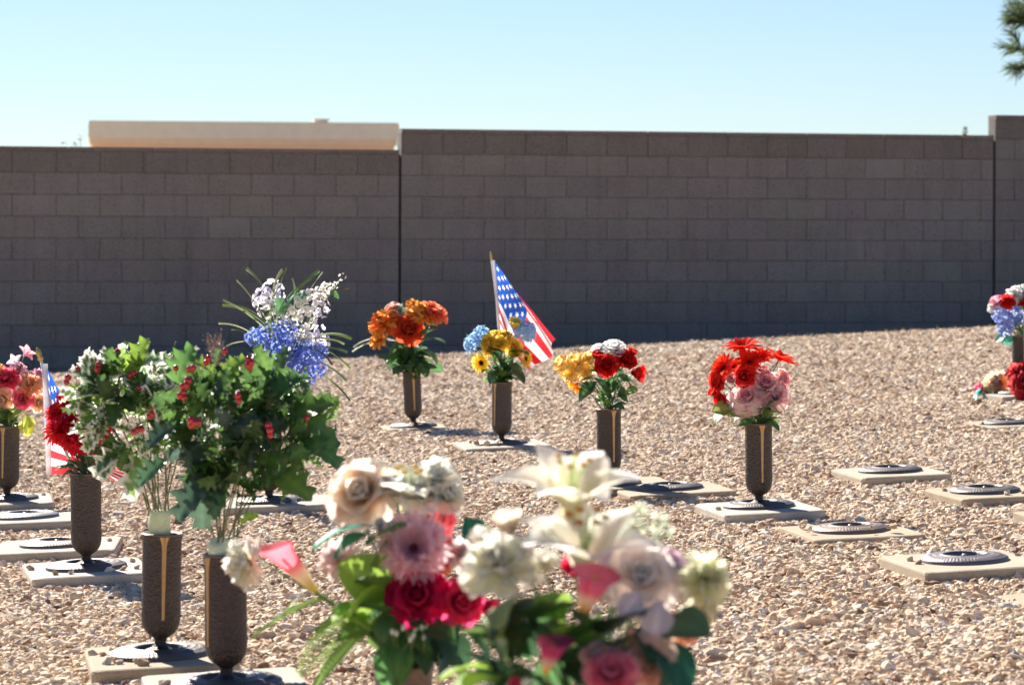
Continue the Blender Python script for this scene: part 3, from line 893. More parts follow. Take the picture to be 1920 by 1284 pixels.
class Bouquet:
    def __init__(s, key, name, label, cat, top, Z=None, seed=1, group=None):
        s.top = Vector(top); s.Z = Z or top.y; s.rg = np.random.RandomState(seed)
        s.root = empty(name, s.top, label, cat, group); s.spots = []
        s.mouth = s.top + Vector((0, 0, -0.02))
    def px(s, x, y, dz=0.0): return P(x, y, s.Z + dz)
    def sz(s, n_): return n_ * s.Z / F        # pixels -> metres
    def put(s, name, mb, p, d, mat=None, roll=None, smooth=True, children=()):
        p = Vector(p)
        Mx = Matrix.Translation(p - s.top) @ frame(d) @ Matrix.Rotation(s.rg.uniform(0, 6.28) if roll is None else roll, 4, 'Z')
        o = link(name, mb.mesh(name, mat or M['petal'], smooth), s.root, mat=Mx)
        for nm, cm, mt in children:
            link(nm, cm.mesh(nm, mt), o)
        return o
    def stem(s, p, d=None, r=0.0018, col=(.10, .17, .05), name='stem', start=None):
        rg = s.rg
        m_ = (s.mouth + Vector((rg.uniform(-.02, .02), rg.uniform(-.02, .02), 0))) if start is None else Vector(start)
        p = Vector(p)
        c1 = m_ + Vector(((p.x - m_.x) * .25, (p.y - m_.y) * .25, (p.z - m_.z) * .55))
        pts = []
        for i in range(8):
            t = i / 7
            pts.append((m_ * (1 - t) ** 2 + c1 * 2 * t * (1 - t) + p * t * t) - s.top)
        mb = MB(); mb.tube(pts, r, col, 5); mb.build(name, M['plastic'], s.root)
    def facing(s, p, toward=0.45, up=0.15):
        """outwards from the bouquet, leaning to the viewer"""
        c = s.top + Vector((0, 0, 0.03))
        d = (Vector(p) - c).normalized()
        return (d + Vector((0, -toward, up))).normalized()
    def flower(s, kind, x, y, size, c0, c1, dz=0.0, d=None, **kw):
        rg = s.rg; p = s.px(x, y, dz); R_ = s.sz(size) / 2
        d = Vector(d).normalized() if d is not None else s.facing(p)
        stem = kw.pop('stem', True); nm = kw.pop('name', None); ch = ()
        if kind == 'rose': mb = f_rose(R_ * .95, c0, c1, rg, **kw); nm = nm or 'rose'
        elif kind == 'ruffle': mb = f_ruffle(R_, c0, c1, rg, **kw); nm = nm or 'carnation'
        elif kind == 'daisy':
            dc = kw.pop('center', (.1, .06, .02)); dr = kw.get('disc_r', .2)
            mb = f_daisy(R_, c0, c1, rg, **kw); nm = nm or 'daisy'; ch = (('flower_center', f_disc(R_, dc, rg, dr, .1), M['petal']),)
        elif kind == 'lily':
            st = kw.pop('stamen', (.45, .18, .05)); mb = f_lily(R_, c0, c1, rg, **kw); nm = nm or 'lily'; ch = (('stamens', f_stamens(R_, rg, st), M['petal']),)
        elif kind == 'hyd': mb = f_hydrangea(R_, c0, c1, rg, **kw); nm = nm or 'hydrangea'
        o = s.put(nm, mb, p, d, children=ch)
        if stem: s.stem(p - d * R_ * (.5 if kind != 'daisy' else .05), r=.0016 + R_ * .01)
        return o
    def calla(s, x0, y0, x1, y1, wid, ct, cm, cb, dz=0, toward=0.0, roll=0):
        """base pixel -> mouth pixel"""
        a = s.px(x0, y0, dz); b = s.px(x1, y1, dz - toward)
        d = b - a; L = d.length
        mb = f_calla(s.sz(wid) / 2, L, ct, cm, cb, s.rg)
        sp = MB(); sp.tube([(0, 0, -L * .9), (0, 0, -L * .15)], [s.sz(wid) * .05, s.sz(wid) * .035], (.75, .5, .08), 7)
        s.put('calla_lily', mb, b, d, roll=roll, children=(('spadix', sp, M['petal']),))
        s.stem(a, r=.0025, col=(.2, .3, .06))
    def leaf(s, x0, y0, x1, y1, kind='ovate', col=(.05, .12, .03), dz0=0, dz1=0, margin=None, wid=1.0, droop=None, roll=None, scale=1.0):
        a = s.px(x0, y0, dz0); b = s.px(x1, y1, dz1)
        L = (b - a).length * 1.15 * scale
        return put_leaf(s.root, s.top, a, b - a, L, kind, col, s.rg, margin, droop, roll, wid=wid)
    def foliage(s, n_, kinds, cols, reach=(.05, .12), size=(.04, .07), spread=1.1, up=.4, low=0.0):
        rg = s.rg
        for i in range(n_):
            q = i * 2.4 + rg.uniform(-.4, .4); sp = rg.uniform(.15, spread)
            d = Vector((math.cos(q) * math.sin(sp), math.sin(q) * math.sin(sp), math.cos(sp)))
            p = s.mouth + Vector((0, 0, .012)) + d * rg.uniform(*reach) * rg.uniform(.4, 1) + Vector((0, 0, low))
            dd = (d + Vector(rg.normal(0, .35, 3)) + Vector((0, 0, -.2 + up * .3))).normalized()
            kd = kinds[rg.randint(len(kinds))]; cc = cols[rg.randint(len(cols))]
            put_leaf(s.root, s.top, p, dd, rg.uniform(*size), kd, cc, rg)
            if i % 3 == 0: s.stem(p, col=cc)

G1 = (.05, .13, .04); G2 = (.03, .085, .035); G3 = (.10, .20, .04); LIME = (.27, .46, .05); TEAL = (.03, .22, .15)
OLV = (.16, .22, .06)
SIL = 'artificial flower bouquets in the grave vases'

# ---------------- A orange
b = Bouquet('A', 'flower_bouquet', 'orange and rust-red artificial flowers over dark leaves, farthest vase in the middle', 'bouquet', TOP['A'], seed=21, group=SIL)
OR = ((.78, .20, .02), (.92, .42, .06)); RO = ((.55, .06, .02), (.85, .20, .05))
b.flower('ruffle', 722, 608, 62, *OR, n_=75, W=.22, mixcols=[OR, RO, ((.85, .3, .03), (.95, .5, .12))], name='chrysanthemum')
b.flower('ruffle', 712, 640, 42, *OR, dz=-.01, n_=50, W=.22, mixcols=[OR, ((.85, .3, .03), (.95, .5, .12))], name='chrysanthemum')
b.flower('rose', 728, 588, 46, *RO, dz=.03)
b.flower('rose', 766, 616, 58, (.30, .02, .01), (.75, .10, .03), dz=-.05, d=(.05, -1, .35), open_=1.1)
b.flower('ruffle', 790, 592, 58, *OR, n_=75, W=.22, mixcols=[OR, ((.9, .38, .05), (.95, .55, .15))], name='chrysanthemum')
b.flower('ruffle', 776, 578, 40, *OR, dz=.03, n_=45, W=.22, mixcols=[OR, ((.85, .3, .03), (.95, .5, .12))], name='chrysanthemum')
b.flower('rose', 818, 578, 56, (.62, .05, .03), (.88, .22, .10), d=(.5, -.25, .8), open_=1.15)
b.flower('rose', 735, 572, 28, (.7, .3, .25), (.85, .5, .42), d=(-.2, -.3, 1))
b.flower('ruffle', 750, 585, 36, (.20, .30, .22), (.45, .55, .45), n_=22, W=.3, ruf=.02, k=1.3, name='succulent')
b.flower('ruffle', 810, 604, 24, (.6, .45, .05), (.8, .7, .15), dz=-.01, n_=25, name='chrysanthemum')
b.foliage(80, ['ovate', 'broad'], [G1, G2, (.04, .10, .06)], (.04, .17), (.055, .095), 1.45)
for q in ((772, 670, 735, 690), (775, 675, 806, 692), (790, 640, 830, 628), (765, 660, 725, 662), (770, 650, 715, 672), (782, 655, 822, 665), (786, 632, 818, 610), (775, 680, 790, 700), (770, 640, 750, 690)):
    b.leaf(*q, 'broad', G1 if b.rg.rand() < .6 else G3, dz0=-.02, dz1=-.06)
for q in ((745, 640, 672, 622), (745, 640, 668, 634), (760, 590, 745, 562), (765, 590, 762, 558)): b.leaf(*q, 'strap', (.45, .5, .4), wid=.35, dz1=.03)

# ---------------- B yellow/blue
b = Bouquet('B', 'flower_bouquet', 'yellow roses with light blue hydrangeas and a sunflower, beside the upright flag', 'bouquet', TOP['B'], seed=22, group=SIL)
BL = ((.22, .45, .80), (.45, .68, .90)); YE = ((.96, .46, .02), (.96, .74, .12))
b.flower('hyd', 888, 645, 36, *BL, n_=45, fr=.3); b.flower('hyd', 903, 628, 34, *BL, dz=.02, n_=40, fr=.3)
b.flower('hyd', 985, 622, 40, (.35, .6, .88), (.55, .76, .93), dz=-.03, n_=90, fr=.3, span=2.6)
for x, y, s_, dz, d in ((914, 640, 34, -.03, (-.4, -.8, .3)), (925, 628, 34, 0, (-.2, -.5, .8)), (945, 628, 34, -.01, (.1, -.6, .8)), (938, 643, 32, -.05, (0, -1, .3)), (916, 655, 26, -.04, (-.3, -1, 0)), (965, 652, 38, -.04, (.4, -.9, .3))):
    b.flower('rose', x, y, s_, *YE, dz=dz, d=d, open_=.85)
b.flower('rose', 966, 606, 36, (.9, .6, .06), (.94, .82, .3), dz=-.05, d=(.1, -.5, .9), open_=.6)
b.flower('daisy', 903, 680, 40, (.85, .52, .03), (.93, .72, .1), dz=-.02, d=(-.5, -.9, -.1), center=(.10, .04, .015), disc_r=.3, W=.13, layers=2)
b.flower('daisy', 985, 672, 34, (.85, .52, .03), (.93, .72, .1), dz=-.02, d=(.8, -.5, -.1), center=(.10, .04, .015), disc_r=.3, W=.13)
b.foliage(60, ['ovate', 'broad'], [G1, G2, G3], (.03, .12), (.04, .07), 1.2)
for q in ((940, 690, 912, 706), (945, 690, 985, 702), (945, 685, 975, 690), (938, 670, 925, 645), (950, 665, 985, 650), (945, 690, 958, 655), (935, 690, 905, 690), (940, 695, 935, 650)):
    b.leaf(*q, 'broad', G1 if b.rg.rand() < .5 else G2, dz0=-.02, dz1=-.06)

# ---------------- C red/white/orange
b = Bouquet('C', 'flower_bouquet', 'red and white roses with orange and yellow lilies leaning to the left', 'bouquet', TOP['C'], seed=23, group=SIL)
RD = ((.42, .008, .01), (.72, .02, .015)); OY = ((.94, .62, .08), (.95, .88, .50)); WH = ((.93, .90, .84), (.95, .94, .92))
b.flower('rose', 1150, 648, 48, *WH, dz=-.01, d=(0, -.5, .9)); b.flower('rose', 1122, 653, 36, *WH, dz=.01, d=(-.2, -.5, .8)); b.flower('rose', 1172, 662, 30, *WH, dz=.03)
b.flower('rose', 1121, 666, 33, *RD, dz=-.02, d=(-.1, -.4, .9), open_=.6)
b.flower('rose', 1137, 684, 46, *RD, dz=-.06, d=(-.1, -1, .25), open_=.95)
b.flower('rose', 1160, 664, 30, *RD, dz=-.02, open_=.6); b.flower('rose', 1176, 672, 44, *RD, dz=-.02, d=(.4, -.7, .5), open_=.8); b.flower('rose', 1186, 660, 28, *RD, d=(.4, -.3, .9), open_=.6)
b.flower('rose', 1197, 699, 42, *RD, d=(.8, -.5, -.1), open_=.65); b.flower('rose', 1153, 682, 28, *RD, dz=-.03, open_=.7)
for x, y, s_, d in ((1057, 683, 46, (-.8, -.4, .4)), (1084, 680, 48, (-.4, -.4, .8)), (1098, 696, 46, (-.2, -.9, .3)), (1072, 700, 42, (-.5, -.8, .1)), (1106, 672, 34, (-.2, -.3, .9))):
    b.flower('ruffle', x, y, s_, *OY, d=d, n_=13, W=.46, ruf=.22, k=1.5, name='lily_bloom', curl=-.3, edge=(.93, .50, .08))
b.flower('lily', 1078, 724, 38, (.85, .22, .01), (.88, .38, .03), d=(-.6, -.4, -.7))
b.foliage(30, ['ovate', 'broad'], [G1, G2, G3], (.04, .12), (.045, .075), 1.0)
for q in ((1120, 715, 1082, 738), (1125, 712, 1095, 705), (1150, 712, 1178, 702), (1160, 705, 1186, 718), (1165, 722, 1168, 750), (1150, 700, 1172, 685), (1130, 710, 1115, 690), (1140, 735, 1125, 700), (1145, 735, 1150, 695)):
    b.leaf(*q, 'ovate', G1 if b.rg.rand() < .6 else G2, dz0=-.01, dz1=-.05)

# ---------------- D red daisies / pink
b = Bouquet('D', 'flower_bouquet', 'scarlet daisies above pink and cream roses in the vase right of centre', 'bouquet', TOP['D'], seed=24, group=SIL)
SC = ((.75, .015, .008), (.90, .05, .02)); PK = ((.88, .66, .50), (.88, .42, .50)); DR = ((.55, .015, .015), (.80, .04, .03))
KD = dict(n_=13, layers=2, W=.20, k=1.25, disc_r=.12, center=(.25, .02, .01))
b.flower('daisy', 1392, 652, 76, *SC, dz=.02, d=(-.1, -.25, 1), bend=.3, **KD)
b.flower('daisy', 1460, 674, 76, *SC, dz=.0, d=(.35, -.1, 1), bend=.25, **KD)
b.flower('daisy', 1358, 690, 62, *SC, dz=-.01, d=(-.7, -.6, .4), **KD)
b.flower('daisy', 1425, 672, 56, *SC, dz=.01, d=(0,-.5,.9), **KD)
b.flower('daisy', 1405, 680, 60, *SC, dz=-.02, d=(-.1, -.7, .7), **KD)
b.flower('daisy', 1376, 690, 46, *SC, dz=.02, d=(-.3, -.5, .8), **KD)
b.flower('rose', 1343, 712, 46, *DR, d=(-.8, -.6, 0), open_=.8); b.flower('rose', 1352, 748, 38, *DR, dz=-.02, d=(-.6, -.7, -.2), open_=.7)
b.flower('rose', 1396, 704, 46, *DR, dz=-.05, d=(0, -1, .2), open_=.9); b.flower('rose', 1336, 735, 26, *DR, open_=.6)
b.flower('rose', 1371, 712, 30, *PK, dz=-.06, d=(-.2, -.8, .6), open_=.6)
b.flower('rose', 1436, 716, 64, *PK, dz=-.05, d=(.1, -.75, .65), open_=1.15, edge=(.88, .42, .52), outer=(.91, .74, .68)); b.flower('rose', 1398, 742, 66, *PK, dz=-.07, d=(-.15, -.8, .5), open_=1.2, edge=(.88, .42, .52), outer=(.91, .74, .68))
b.flower('rose', 1457, 738, 62, *PK, dz=-.05, d=(.35, -.8, .4), open_=1.2, edge=(.88, .42, .52), outer=(.91, .74, .68)); b.flower('rose', 1422, 690, 40, *PK, dz=-.01, open_=.9); b.flower('rose', 1470, 708, 40, *PK, d=(.7, -.5, .3), open_=.9)
b.leaf(1392, 745, 1394, 782, 'broad', (.84, .66, .66), dz0=-.07, dz1=-.08, droop=(0, 1, 0)); b.leaf(1446, 752, 1478, 762, 'broad', (.85, .72, .66), dz0=-.07, dz1=-.08, droop=(0, 0, -1))
b.leaf(1348, 768, 1354, 788, 'ovate', (.7, .12, .06), dz0=0, dz1=0)
b.foliage(40, ['ovate', 'broad'], [G3, OLV, G1, (.12, .2, .08)], (.02, .09), (.045, .07), 1.3)
for q, c in (((1385, 765, 1336, 775), OLV), ((1375, 768, 1345, 762), (.3, .35, .08)), ((1415, 782, 1395, 765), (.14, .22, .08)), ((1430, 784, 1425, 752), (.10, .17, .07)), ((1440, 784, 1458, 758), (.12, .2, .07)), ((1425, 782, 1440, 740), G1), ((1400, 785, 1380, 770), (.16, .25, .1))):
    b.leaf(*q, 'broad', c, dz0=-.03, dz1=-.07)
for q in ((1460, 755, 1492, 782), (1470, 745, 1486, 760), (1380, 770, 1362, 790)): b.leaf(*q, 'strap', (.25, .32, .12), wid=.8, scale=1.1)

# ---------------- E right edge
b = Bouquet('E', 'flower_bouquet', 'pink, red and white flowers over blue florets, standing at the right edge', 'bouquet', TOP['E'], seed=25, group=SIL)
b.flower('rose', 1868, 562, 34, (.75, .25, .35), (.85, .45, .55), d=(-.4, -.4, .8)); b.flower('ruffle', 1889, 567, 34, *RD, dz=-.03, d=(0, -1, .3), n_=60, W=.2, ruf=.1)
b.flower('ruffle', 1862, 577, 26, *WH, dz=.01, n_=40); b.flower('ruffle', 1906, 556, 46, *WH, dz=.03, n_=70); b.flower('ruffle', 1922, 571, 30, *RD, dz=-.02, n_=50, W=.2)
b.flower('ruffle', 1938, 562, 44, (.75, .25, .35), (.85, .45, .55), n_=50); b.flower('ruffle', 1925, 548, 38, *WH, n_=50, dz=.04)
for x, y, s_ in ((1878, 592, 30), (1893, 600, 34), (1886, 616, 30), (1900, 588, 30), (1925, 596, 30)):
    b.flower('hyd', x, y, s_, (.22, .32, .75), (.5, .58, .86), n_=26, fr=.42, span=2.4)
b.leaf(1894, 622, 1866, 634, 'broad', TEAL, dz0=-.02); b.leaf(1898, 628, 1884, 644, 'broad', (.08, .35, .26), dz0=-.03)
b.foliage(22, ['ovate', 'lance'], [(.2, .26, .06), G1, G3], (.05, .2), (.05, .09), .45)

# ---------------- F left edge
b = Bouquet('F', 'flower_bouquet', 'pink, coral and peach flowers with a raised pink orchid at the left edge', 'bouquet', TOP['F'], seed=26, group=SIL)
CP = ((.62, .03, .10), (.85, .12, .20)); PE = ((.85, .50, .30), (.90, .66, .50))
b.flower('ruffle', 14, 712, 56, *CP, n_=55, W=.28, d=(-.1, -.8, .5)); b.flower('ruffle', 57, 722, 50, (.8, .25, .12), (.9, .5, .3), dz=-.04, n_=65, W=.18, d=(.3, -.8, .4))
b.flower('rose', 44, 748, 42, (.7, .08, .15), (.85, .22, .3), dz=-.05, d=(.1, -1, 0)); b.flower('rose', 4, 750, 44, *PE, dz=-.05, d=(-.3, -1, -.1)); b.flower('rose', 74, 755, 38, *PE, dz=-.01, d=(.7, -.6, 0), open_=.9)
b.flower('ruffle', 36, 694, 36, (.7, .35, .5), (.85, .55, .65), dz=.02, n_=30); b.flower('ruffle', -8, 692, 34, (.85, .7, .1), (.9, .8, .3), n_=30); b.flower('ruffle', -25, 720, 50, *CP, n_=50)
b.flower('ruffle', 70, 705, 34, (.7, .3, .45), (.85, .5, .6), dz=.02, n_=28)
b.flower('lily', 50, 662, 36, (.85, .35, .48), (.88, .45, .55), d=(.6, -.5, .6), n_=5, stamen=(.7, .5, .1)); b.flower('lily', 28, 678, 34, (.8, .6, .75), (.85, .72, .8), d=(-.4, -.8, .4), n_=5)
for q, c in (((30, 775, 10, 790), OLV), ((20, 780, -5, 770), G1), ((40, 770, 66, 788), (.4, .45, .08)), ((50, 780, 50, 812), (.75, .75, .12)), ((45, 775, 62, 805), (.6, .68, .15)), ((15, 785, 30, 765), (.25, .35, .08)), ((20, 785, 0, 765), G3)):
    b.leaf(*q, 'broad', c, dz0=-.03, dz1=-.06)
b.foliage(24, ['ovate', 'broad'], [OLV, G3, G1], (.02, .08), (.04, .07), 1.2)

# ---------------- G red chrysanthemums
b = Bouquet('G', 'flower_bouquet', 'deep red spiky chrysanthemums in front of the drooping flag on the left', 'bouquet', TOP['G'], seed=27, group=SIL)
for x, y, s_, dz in ((128, 755, 62, 0), (112, 806, 66, -.02), (152, 828, 60, -.05), (170, 745, 50, .01), (165, 790, 60, -.03), (195, 815, 46, -.01), (140, 790, 50, .0), (185, 770, 46, .03), (105, 775, 48, .02), (150, 740, 44, .02), (135, 825, 50, -.04), (178, 835, 44, -.04), (150, 770, 60, .02)):
    b.flower('ruffle', x, y, s_, (.60, .01, .02), (.88, .03, .05), dz=dz, n_=120, W=.15, ruf=.03, k=1.3, maxa=2.2, name='chrysanthemum', curl=.1)
b.foliage(34, ['ovate', 'lance'], [(.04, .09, .03), (.08, .13, .05), G2], (.01, .10), (.04, .07), 1.25)

# ---------------- L blue with white blossom
Lz = TOP['L'].y
b = Bouquet('L', 'flower_bouquet', 'tall spray of blue florets, white and lilac blossoms and thin grass blades', 'bouquet', TOP['L'], seed=28, group=SIL)
UB = ((.10, .18, .72), (.30, .42, .88)); LV = ((.62, .58, .80), (.85, .83, .88)); PW = ((.82, .78, .74), (.90, .88, .86))
for x, y, s_ in ((478, 634, 38), (505, 628, 48), (535, 620, 44), (548, 648, 56), (520, 655, 50), (575, 665, 60), (590, 690, 44), (598, 660, 36), (560, 690, 44), (578, 712, 30), (515, 695, 34), (540, 676, 44)):
    b.flower('hyd', x, y, s_, *UB, n_=46, fr=.24, span=2.2, dz=b.rg.uniform(-.03, .03), center=(.5, .5, .4))
for x, y, s_, c in ((492, 562, 38, LV), (512, 545, 40, LV), (500, 582, 34, PW), (560, 575, 40, PW), (585, 560, 36, PW), (600, 580, 34, LV), (575, 598, 38, PW), (590, 625, 36, LV), (560, 625, 34, PW), (602, 645, 34, LV), (545, 590, 30, PW), (600, 552, 26, PW), (612, 543, 24, PW), (626, 534, 16, PW), (641, 519, 14, PW), (530, 600, 24, PW), (578, 640, 34, PW)):
    b.flower('hyd', x, y, s_ * 1.05, *c, n_=13 if s_ > 20 else 5, fr=.42, span=2.3, dz=b.rg.uniform(-.03, .03), center=(.65, .5, .25), name='blossom_cluster')
b.leaf(535, 590, 548, 535, 'broad', (.06, .22, .12)); b.leaf(530, 600, 520, 555, 'ovate', (.10, .25, .10)); b.leaf(560, 570, 575, 545, 'ovate', (.06, .2, .12)); b.leaf(490, 655, 472, 632, 'broad', G3); b.leaf(612, 545, 638, 552, 'ovate', G1); b.leaf(510, 610, 500, 585, 'ovate', G3)
for q in ((520, 640, 452, 545), (515, 640, 490, 505), (525, 640, 548, 505), (545, 660, 640, 640), (548, 660, 632, 590), (500, 650, 428, 585), (515, 640, 505, 492), (520, 640, 520, 498), (520, 640, 432, 555), (500, 650, 438, 602), (525, 640, 592, 520), (530, 640, 575, 530), (520, 640, 462, 530), (540, 650, 625, 612), (545, 650, 630, 650), (550, 650, 655, 652), (550, 680, 655, 715), (548, 665, 650, 690), (500, 650, 435, 625), (515, 600, 560, 520), (512, 630, 476, 560), (505, 620, 512, 520), (530, 620, 600, 530)):
    b.leaf(*q, 'strap', [(.25, .33, .14), (.14, .22, .09), (.4, .45, .25)][b.rg.randint(3)], wid=.15, dz1=b.rg.uniform(-.08, .08))
b.foliage(30, ['ovate', 'lance'], [G1, G3, (.05, .15, .08)], (.08, .22), (.06, .10), .7)
b.leaf(592, 572, 634, 524, 'strap', (.12, .08, .05), wid=.4)

# ================================================================== HOLLY
def holly(key, label, cx, cy, rx, ry, n_, size, cols, seed, margin=None, extra=(), berries=(), foam=None, lower=0):
    b = Bouquet(key, 'holly_bouquet', label, 'bouquet', TOP[key], seed=seed, group='artificial holly bouquets')
    rg = b.rg
    c = b.px(cx, cy)
    RX, RZ = b.sz(rx), b.sz(ry)
    tips = []
    for i in range(14):      # the branching wire stems
        q = i * 2.4; s_ = math.sqrt((i + .5) / 14) * .8
        e = c + Vector((math.cos(q) * s_ * RX, math.sin(q) * s_ * RX * .7, RZ * rg.uniform(-.35, .6)))
        tips.append(e); b.stem(e, r=.0018, col=(.11, .13, .05), name='stem')
    for i in range(n_):
        # spread through the crown with most of it near the outside
        while True:
            v = rg.uniform(-1, 1, 3)
            if v @ v < 1: break
        rad = (v @ v) ** .5; v = v / rad * (rad ** .55)
        p = c + Vector((v[0] * RX * .86, v[1] * RX * .75, v[2] * RZ * .86))
        d = (Vector((v[0], v[1] * .8, v[2] * .7 + .1)) + Vector(rg.normal(0, .5, 3))).normalized()
        cc = cols[rg.randint(len(cols))]
        L = b.sz(size) * rg.uniform(.75, 1.2)
        mg = margin if (margin is not None and rg.rand() < .60) else None
        Mx = Matrix.Translation(p - d * L * .3 - b.top) @ frame(d, (rg.normal(0, .6), -.3 + rg.normal(0, .5), -.8)) @ Matrix.Diagonal((L, L, L, 1))
        link('holly_sprig', sprig_mesh(cc, rg.randint(5), mg), b.root, mat=Mx)
    for (x0, y0, x1, y1, cc, mg) in extra:
        b.leaf(x0, y0, x1, y1, 'holly', cc, dz0=-.05, dz1=-.08, margin=mg, droop=(0, .4, -.5))
    for (x, y, k, dz) in berries:
        cl = MB(); p = b.px(x, y, dz)
        cl.tube([(0, .004, -.014), (0, 0, 0)], .0012, (.2, .12, .05), 5)
        co = link('berry_cluster', cl.mesh('berry_stalk', M['plastic']), b.root, p - b.top)
        for j in range(k):
            q = rg.uniform(0, 6.28); o_ = Vector((math.cos(q) * .009, rg.uniform(-.006, .002), math.sin(q) * .011)) if k > 1 else Vector((0, 0, 0))
            if j == 0: o_ = Vector((0, -.005, 0))
            r_ = b.sz(6.2) * rg.uniform(.85, 1.1)
            bm = MB(); bm.ball(o_, r_, (.40, .005, .008), 14, 10, (1, 1, 1.08)); bm.build('berry', M['berry'], co)
    return b
DKG = (.04, .095, .022); MDG = (.07, .155, .026); LTG = (.19, .33, .035); BGR = (.035, .075, .045)
CRM = (.84, .86, .74)
h = holly('H', 'cream-edged variegated holly with dark red berries, the left of the two holly bouquets', 255, 768, 140, 126, 96, 50, [MDG, (.05, .13, .03), LTG, DKG, DKG, MDG], 41, margin=CRM,
      extra=[(250, 700, 262, 640, LTG, None), (225, 690, 205, 668, (.1, .25, .05), CRM), (190, 740, 150, 730, (.06, .16, .05), CRM), (200, 800, 150, 790, LTG, None), (175, 770, 160, 808, LTG, None), (250, 780, 290, 760, LTG, None), (235, 840, 175, 880, (.05, .12, .05), CRM), (270, 850, 235, 930, (.12, .25, .06), CRM), (255, 690, 290, 660, (.08, .2, .05), CRM), (215, 850, 190, 895, (.05, .12, .05), CRM), (320, 690, 310, 730, (.05, .12, .05), CRM),
             (180, 720, 140, 690, (.05, .13, .06), CRM), (160, 700, 158, 668, (.05, .13, .06), CRM)],
      berries=[(146, 692, 1, -.06), (183, 692, 2, -.08), (221, 660, 1, -.05), (128, 708, 2, -.06), (245, 703, 2, -.1), (332, 742, 2, -.12), (262, 728, 1, -.12), (286, 775, 3, -.14), (258, 805, 3, -.13), (346, 735, 3, -.12)])
hb = h
fm = MB()
rgf = np.random.RandomState(3)
def fmod(r, z, th): return r * (1 + .04 * np.sin(th * 5 + z * 160) + .025 * np.sin(th * 11 + z * 90)), z + .0015 * np.sin(th * 4)
zf = np.linspace(0, .058, 9)
fm.lathe([(0.0, -.02)] + [(.0255 - .002 * (z > .05), z - .005) for z in zf] + [(.02, .056), (0, .055)], (.62, .70, .46), 32, fmod)
fo_ = fm.build('floral_foam', M['foam'], hb.root, loc=(-.006, -.004, 0))
g2 = holly('I', 'dark green holly with bright red berries, the larger right holly bouquet', 455, 800, 180, 146, 100, 58, [DKG, MDG, (.045, .085, .06), (.08, .18, .03), (.06, .13, .03), (.04, .09, .02), DKG], 42,
      extra=[(400, 700, 372, 668, LTG, None), (420, 720, 440, 668, LTG, None), (330, 720, 345, 650, (.1, .25, .05), None), (500, 760, 540, 700, (.05, .14, .04), None), (530, 800, 600, 740, MDG, None), (570, 830, 640, 850, (.05, .15, .04), None), (540, 860, 620, 820, (.06, .16, .05), None), (500, 880, 580, 920, MDG, None), (540, 770, 620, 800, (.09, .22, .05), None), (400, 880, 330, 960, BGR, None), (385, 900, 372, 990, BGR, None), (420, 900, 400, 960, (.04, .12, .05), None),
             (450, 985, 470, 960, (.25, .5, .04), None), (330, 800, 270, 820, BGR, None), (310, 860, 260, 900, (.05, .13, .06), None), (500, 700, 490, 655, MDG, None), (540, 740, 560, 700, (.09, .22, .05), None), (440, 780, 470, 860, BGR, None), (350, 830, 400, 900, BGR, None), (470, 830, 540, 880, MDG, None), (430, 860, 380, 930, BGR, None)],
      berries=[(362, 690, 2, -.12), (391, 672, 2, -.1), (422, 658, 1, -.1), (472, 680, 4, -.16), (446, 742, 2, -.17), (365, 792, 5, -.2), (506, 806, 3, -.19), (350, 722, 4, -.14), (575, 783, 1, -.12), (330, 690, 1, -.08), (345, 745, 3, -.14)])
fm = MB()
fm.lathe([(0, -.02), (.024, -.01), (.025, .012), (.021, .026), (.010, .032), (0, .031)], (.66, .74, .52), 28, lambda r, z, th: (r * (1 + .13 * np.sin(th * 3 + 1) * (z > 0)), z + .006 * np.cos(th * 2) * (z > .01)))
fm.build('floral_foam', M['foam'], g2.root, loc=(-.014, -.012, .003))
# pale wilted stalks in the holly
for x0, x1 in ((398, 392), (412, 408)):
    mb = MB(); a = g2.px(x0, 985, -.02); c_ = g2.px(x1, 930, -.02)
    mb.tube([a - g2.top, c_ - g2.top], [.004, .006], (.8, .76, .68), 8); mb.build('pale_stalk', M['petal'], g2.root)

# ================================================================== FOREGROUND
b = Bouquet('J', 'flower_bouquet', 'foreground bouquet with a crimson rose, pink gerbera, big peach rose and coral calla lilies', 'bouquet', TOP['J'], seed=51, group='blurred foreground bouquets')
PCH = ((.93, .72, .48), (.93, .86, .80)); CW = ((.92, .87, .62), (.93, .92, .87)); CRI = ((.30, .004, .03), (.62, .012, .10)); PKG = ((.76, .38, .45), (.90, .64, .67))
CAL = ((.90, .16, .22), (.92, .82, .62), (.75, .62, .16))
b.flower('rose', 672, 918, 136, (.93, .60, .34), (.94, .84, .74), dz=-.02, d=(-.3, -.85, .45), open_=1.1, ruf=.04)
b.flower('rose', 645, 925, 90, *PCH, dz=.01, d=(-.7, -.5, .4), open_=1.1)
b.flower('rose', 742, 900, 90, (.93, .88, .68), (.94, .93, .88), dz=-.01, d=(-.1, -.4, .9), open_=1.1)
b.flower('rose', 790, 918, 88, (.93, .88, .66), (.94, .93, .90), dz=-.02, d=(.2, -.6, .8), open_=1.15)
b.flower('rose', 845, 925, 74, (.92, .86, .58), (.94, .92, .84), dz=-.01, d=(.5, -.5, .6), open_=1.1)
b.flower('ruffle', 815, 900, 100, *CW, dz=.0, d=(.2, -.5, .9), n_=26, W=.42, ruf=.1, name='lily_bloom')
b.flower('lily', 765, 912, 175, *CW, dz=-.01, d=(.1, -.2, 1), mid=(.75, .62, .2), stamen=(.7, .5, .1))
b.flower('ruffle', 812, 918, 86, *CW, dz=.02, d=(.3, -.3, .9), n_=34, W=.3, name='lily_bloom', ruf=.1)
b.flower('ruffle', 848, 925, 50, (.75, .7, .25), (.88, .85, .6), dz=.02, n_=30, W=.2, name='chrysanthemum')
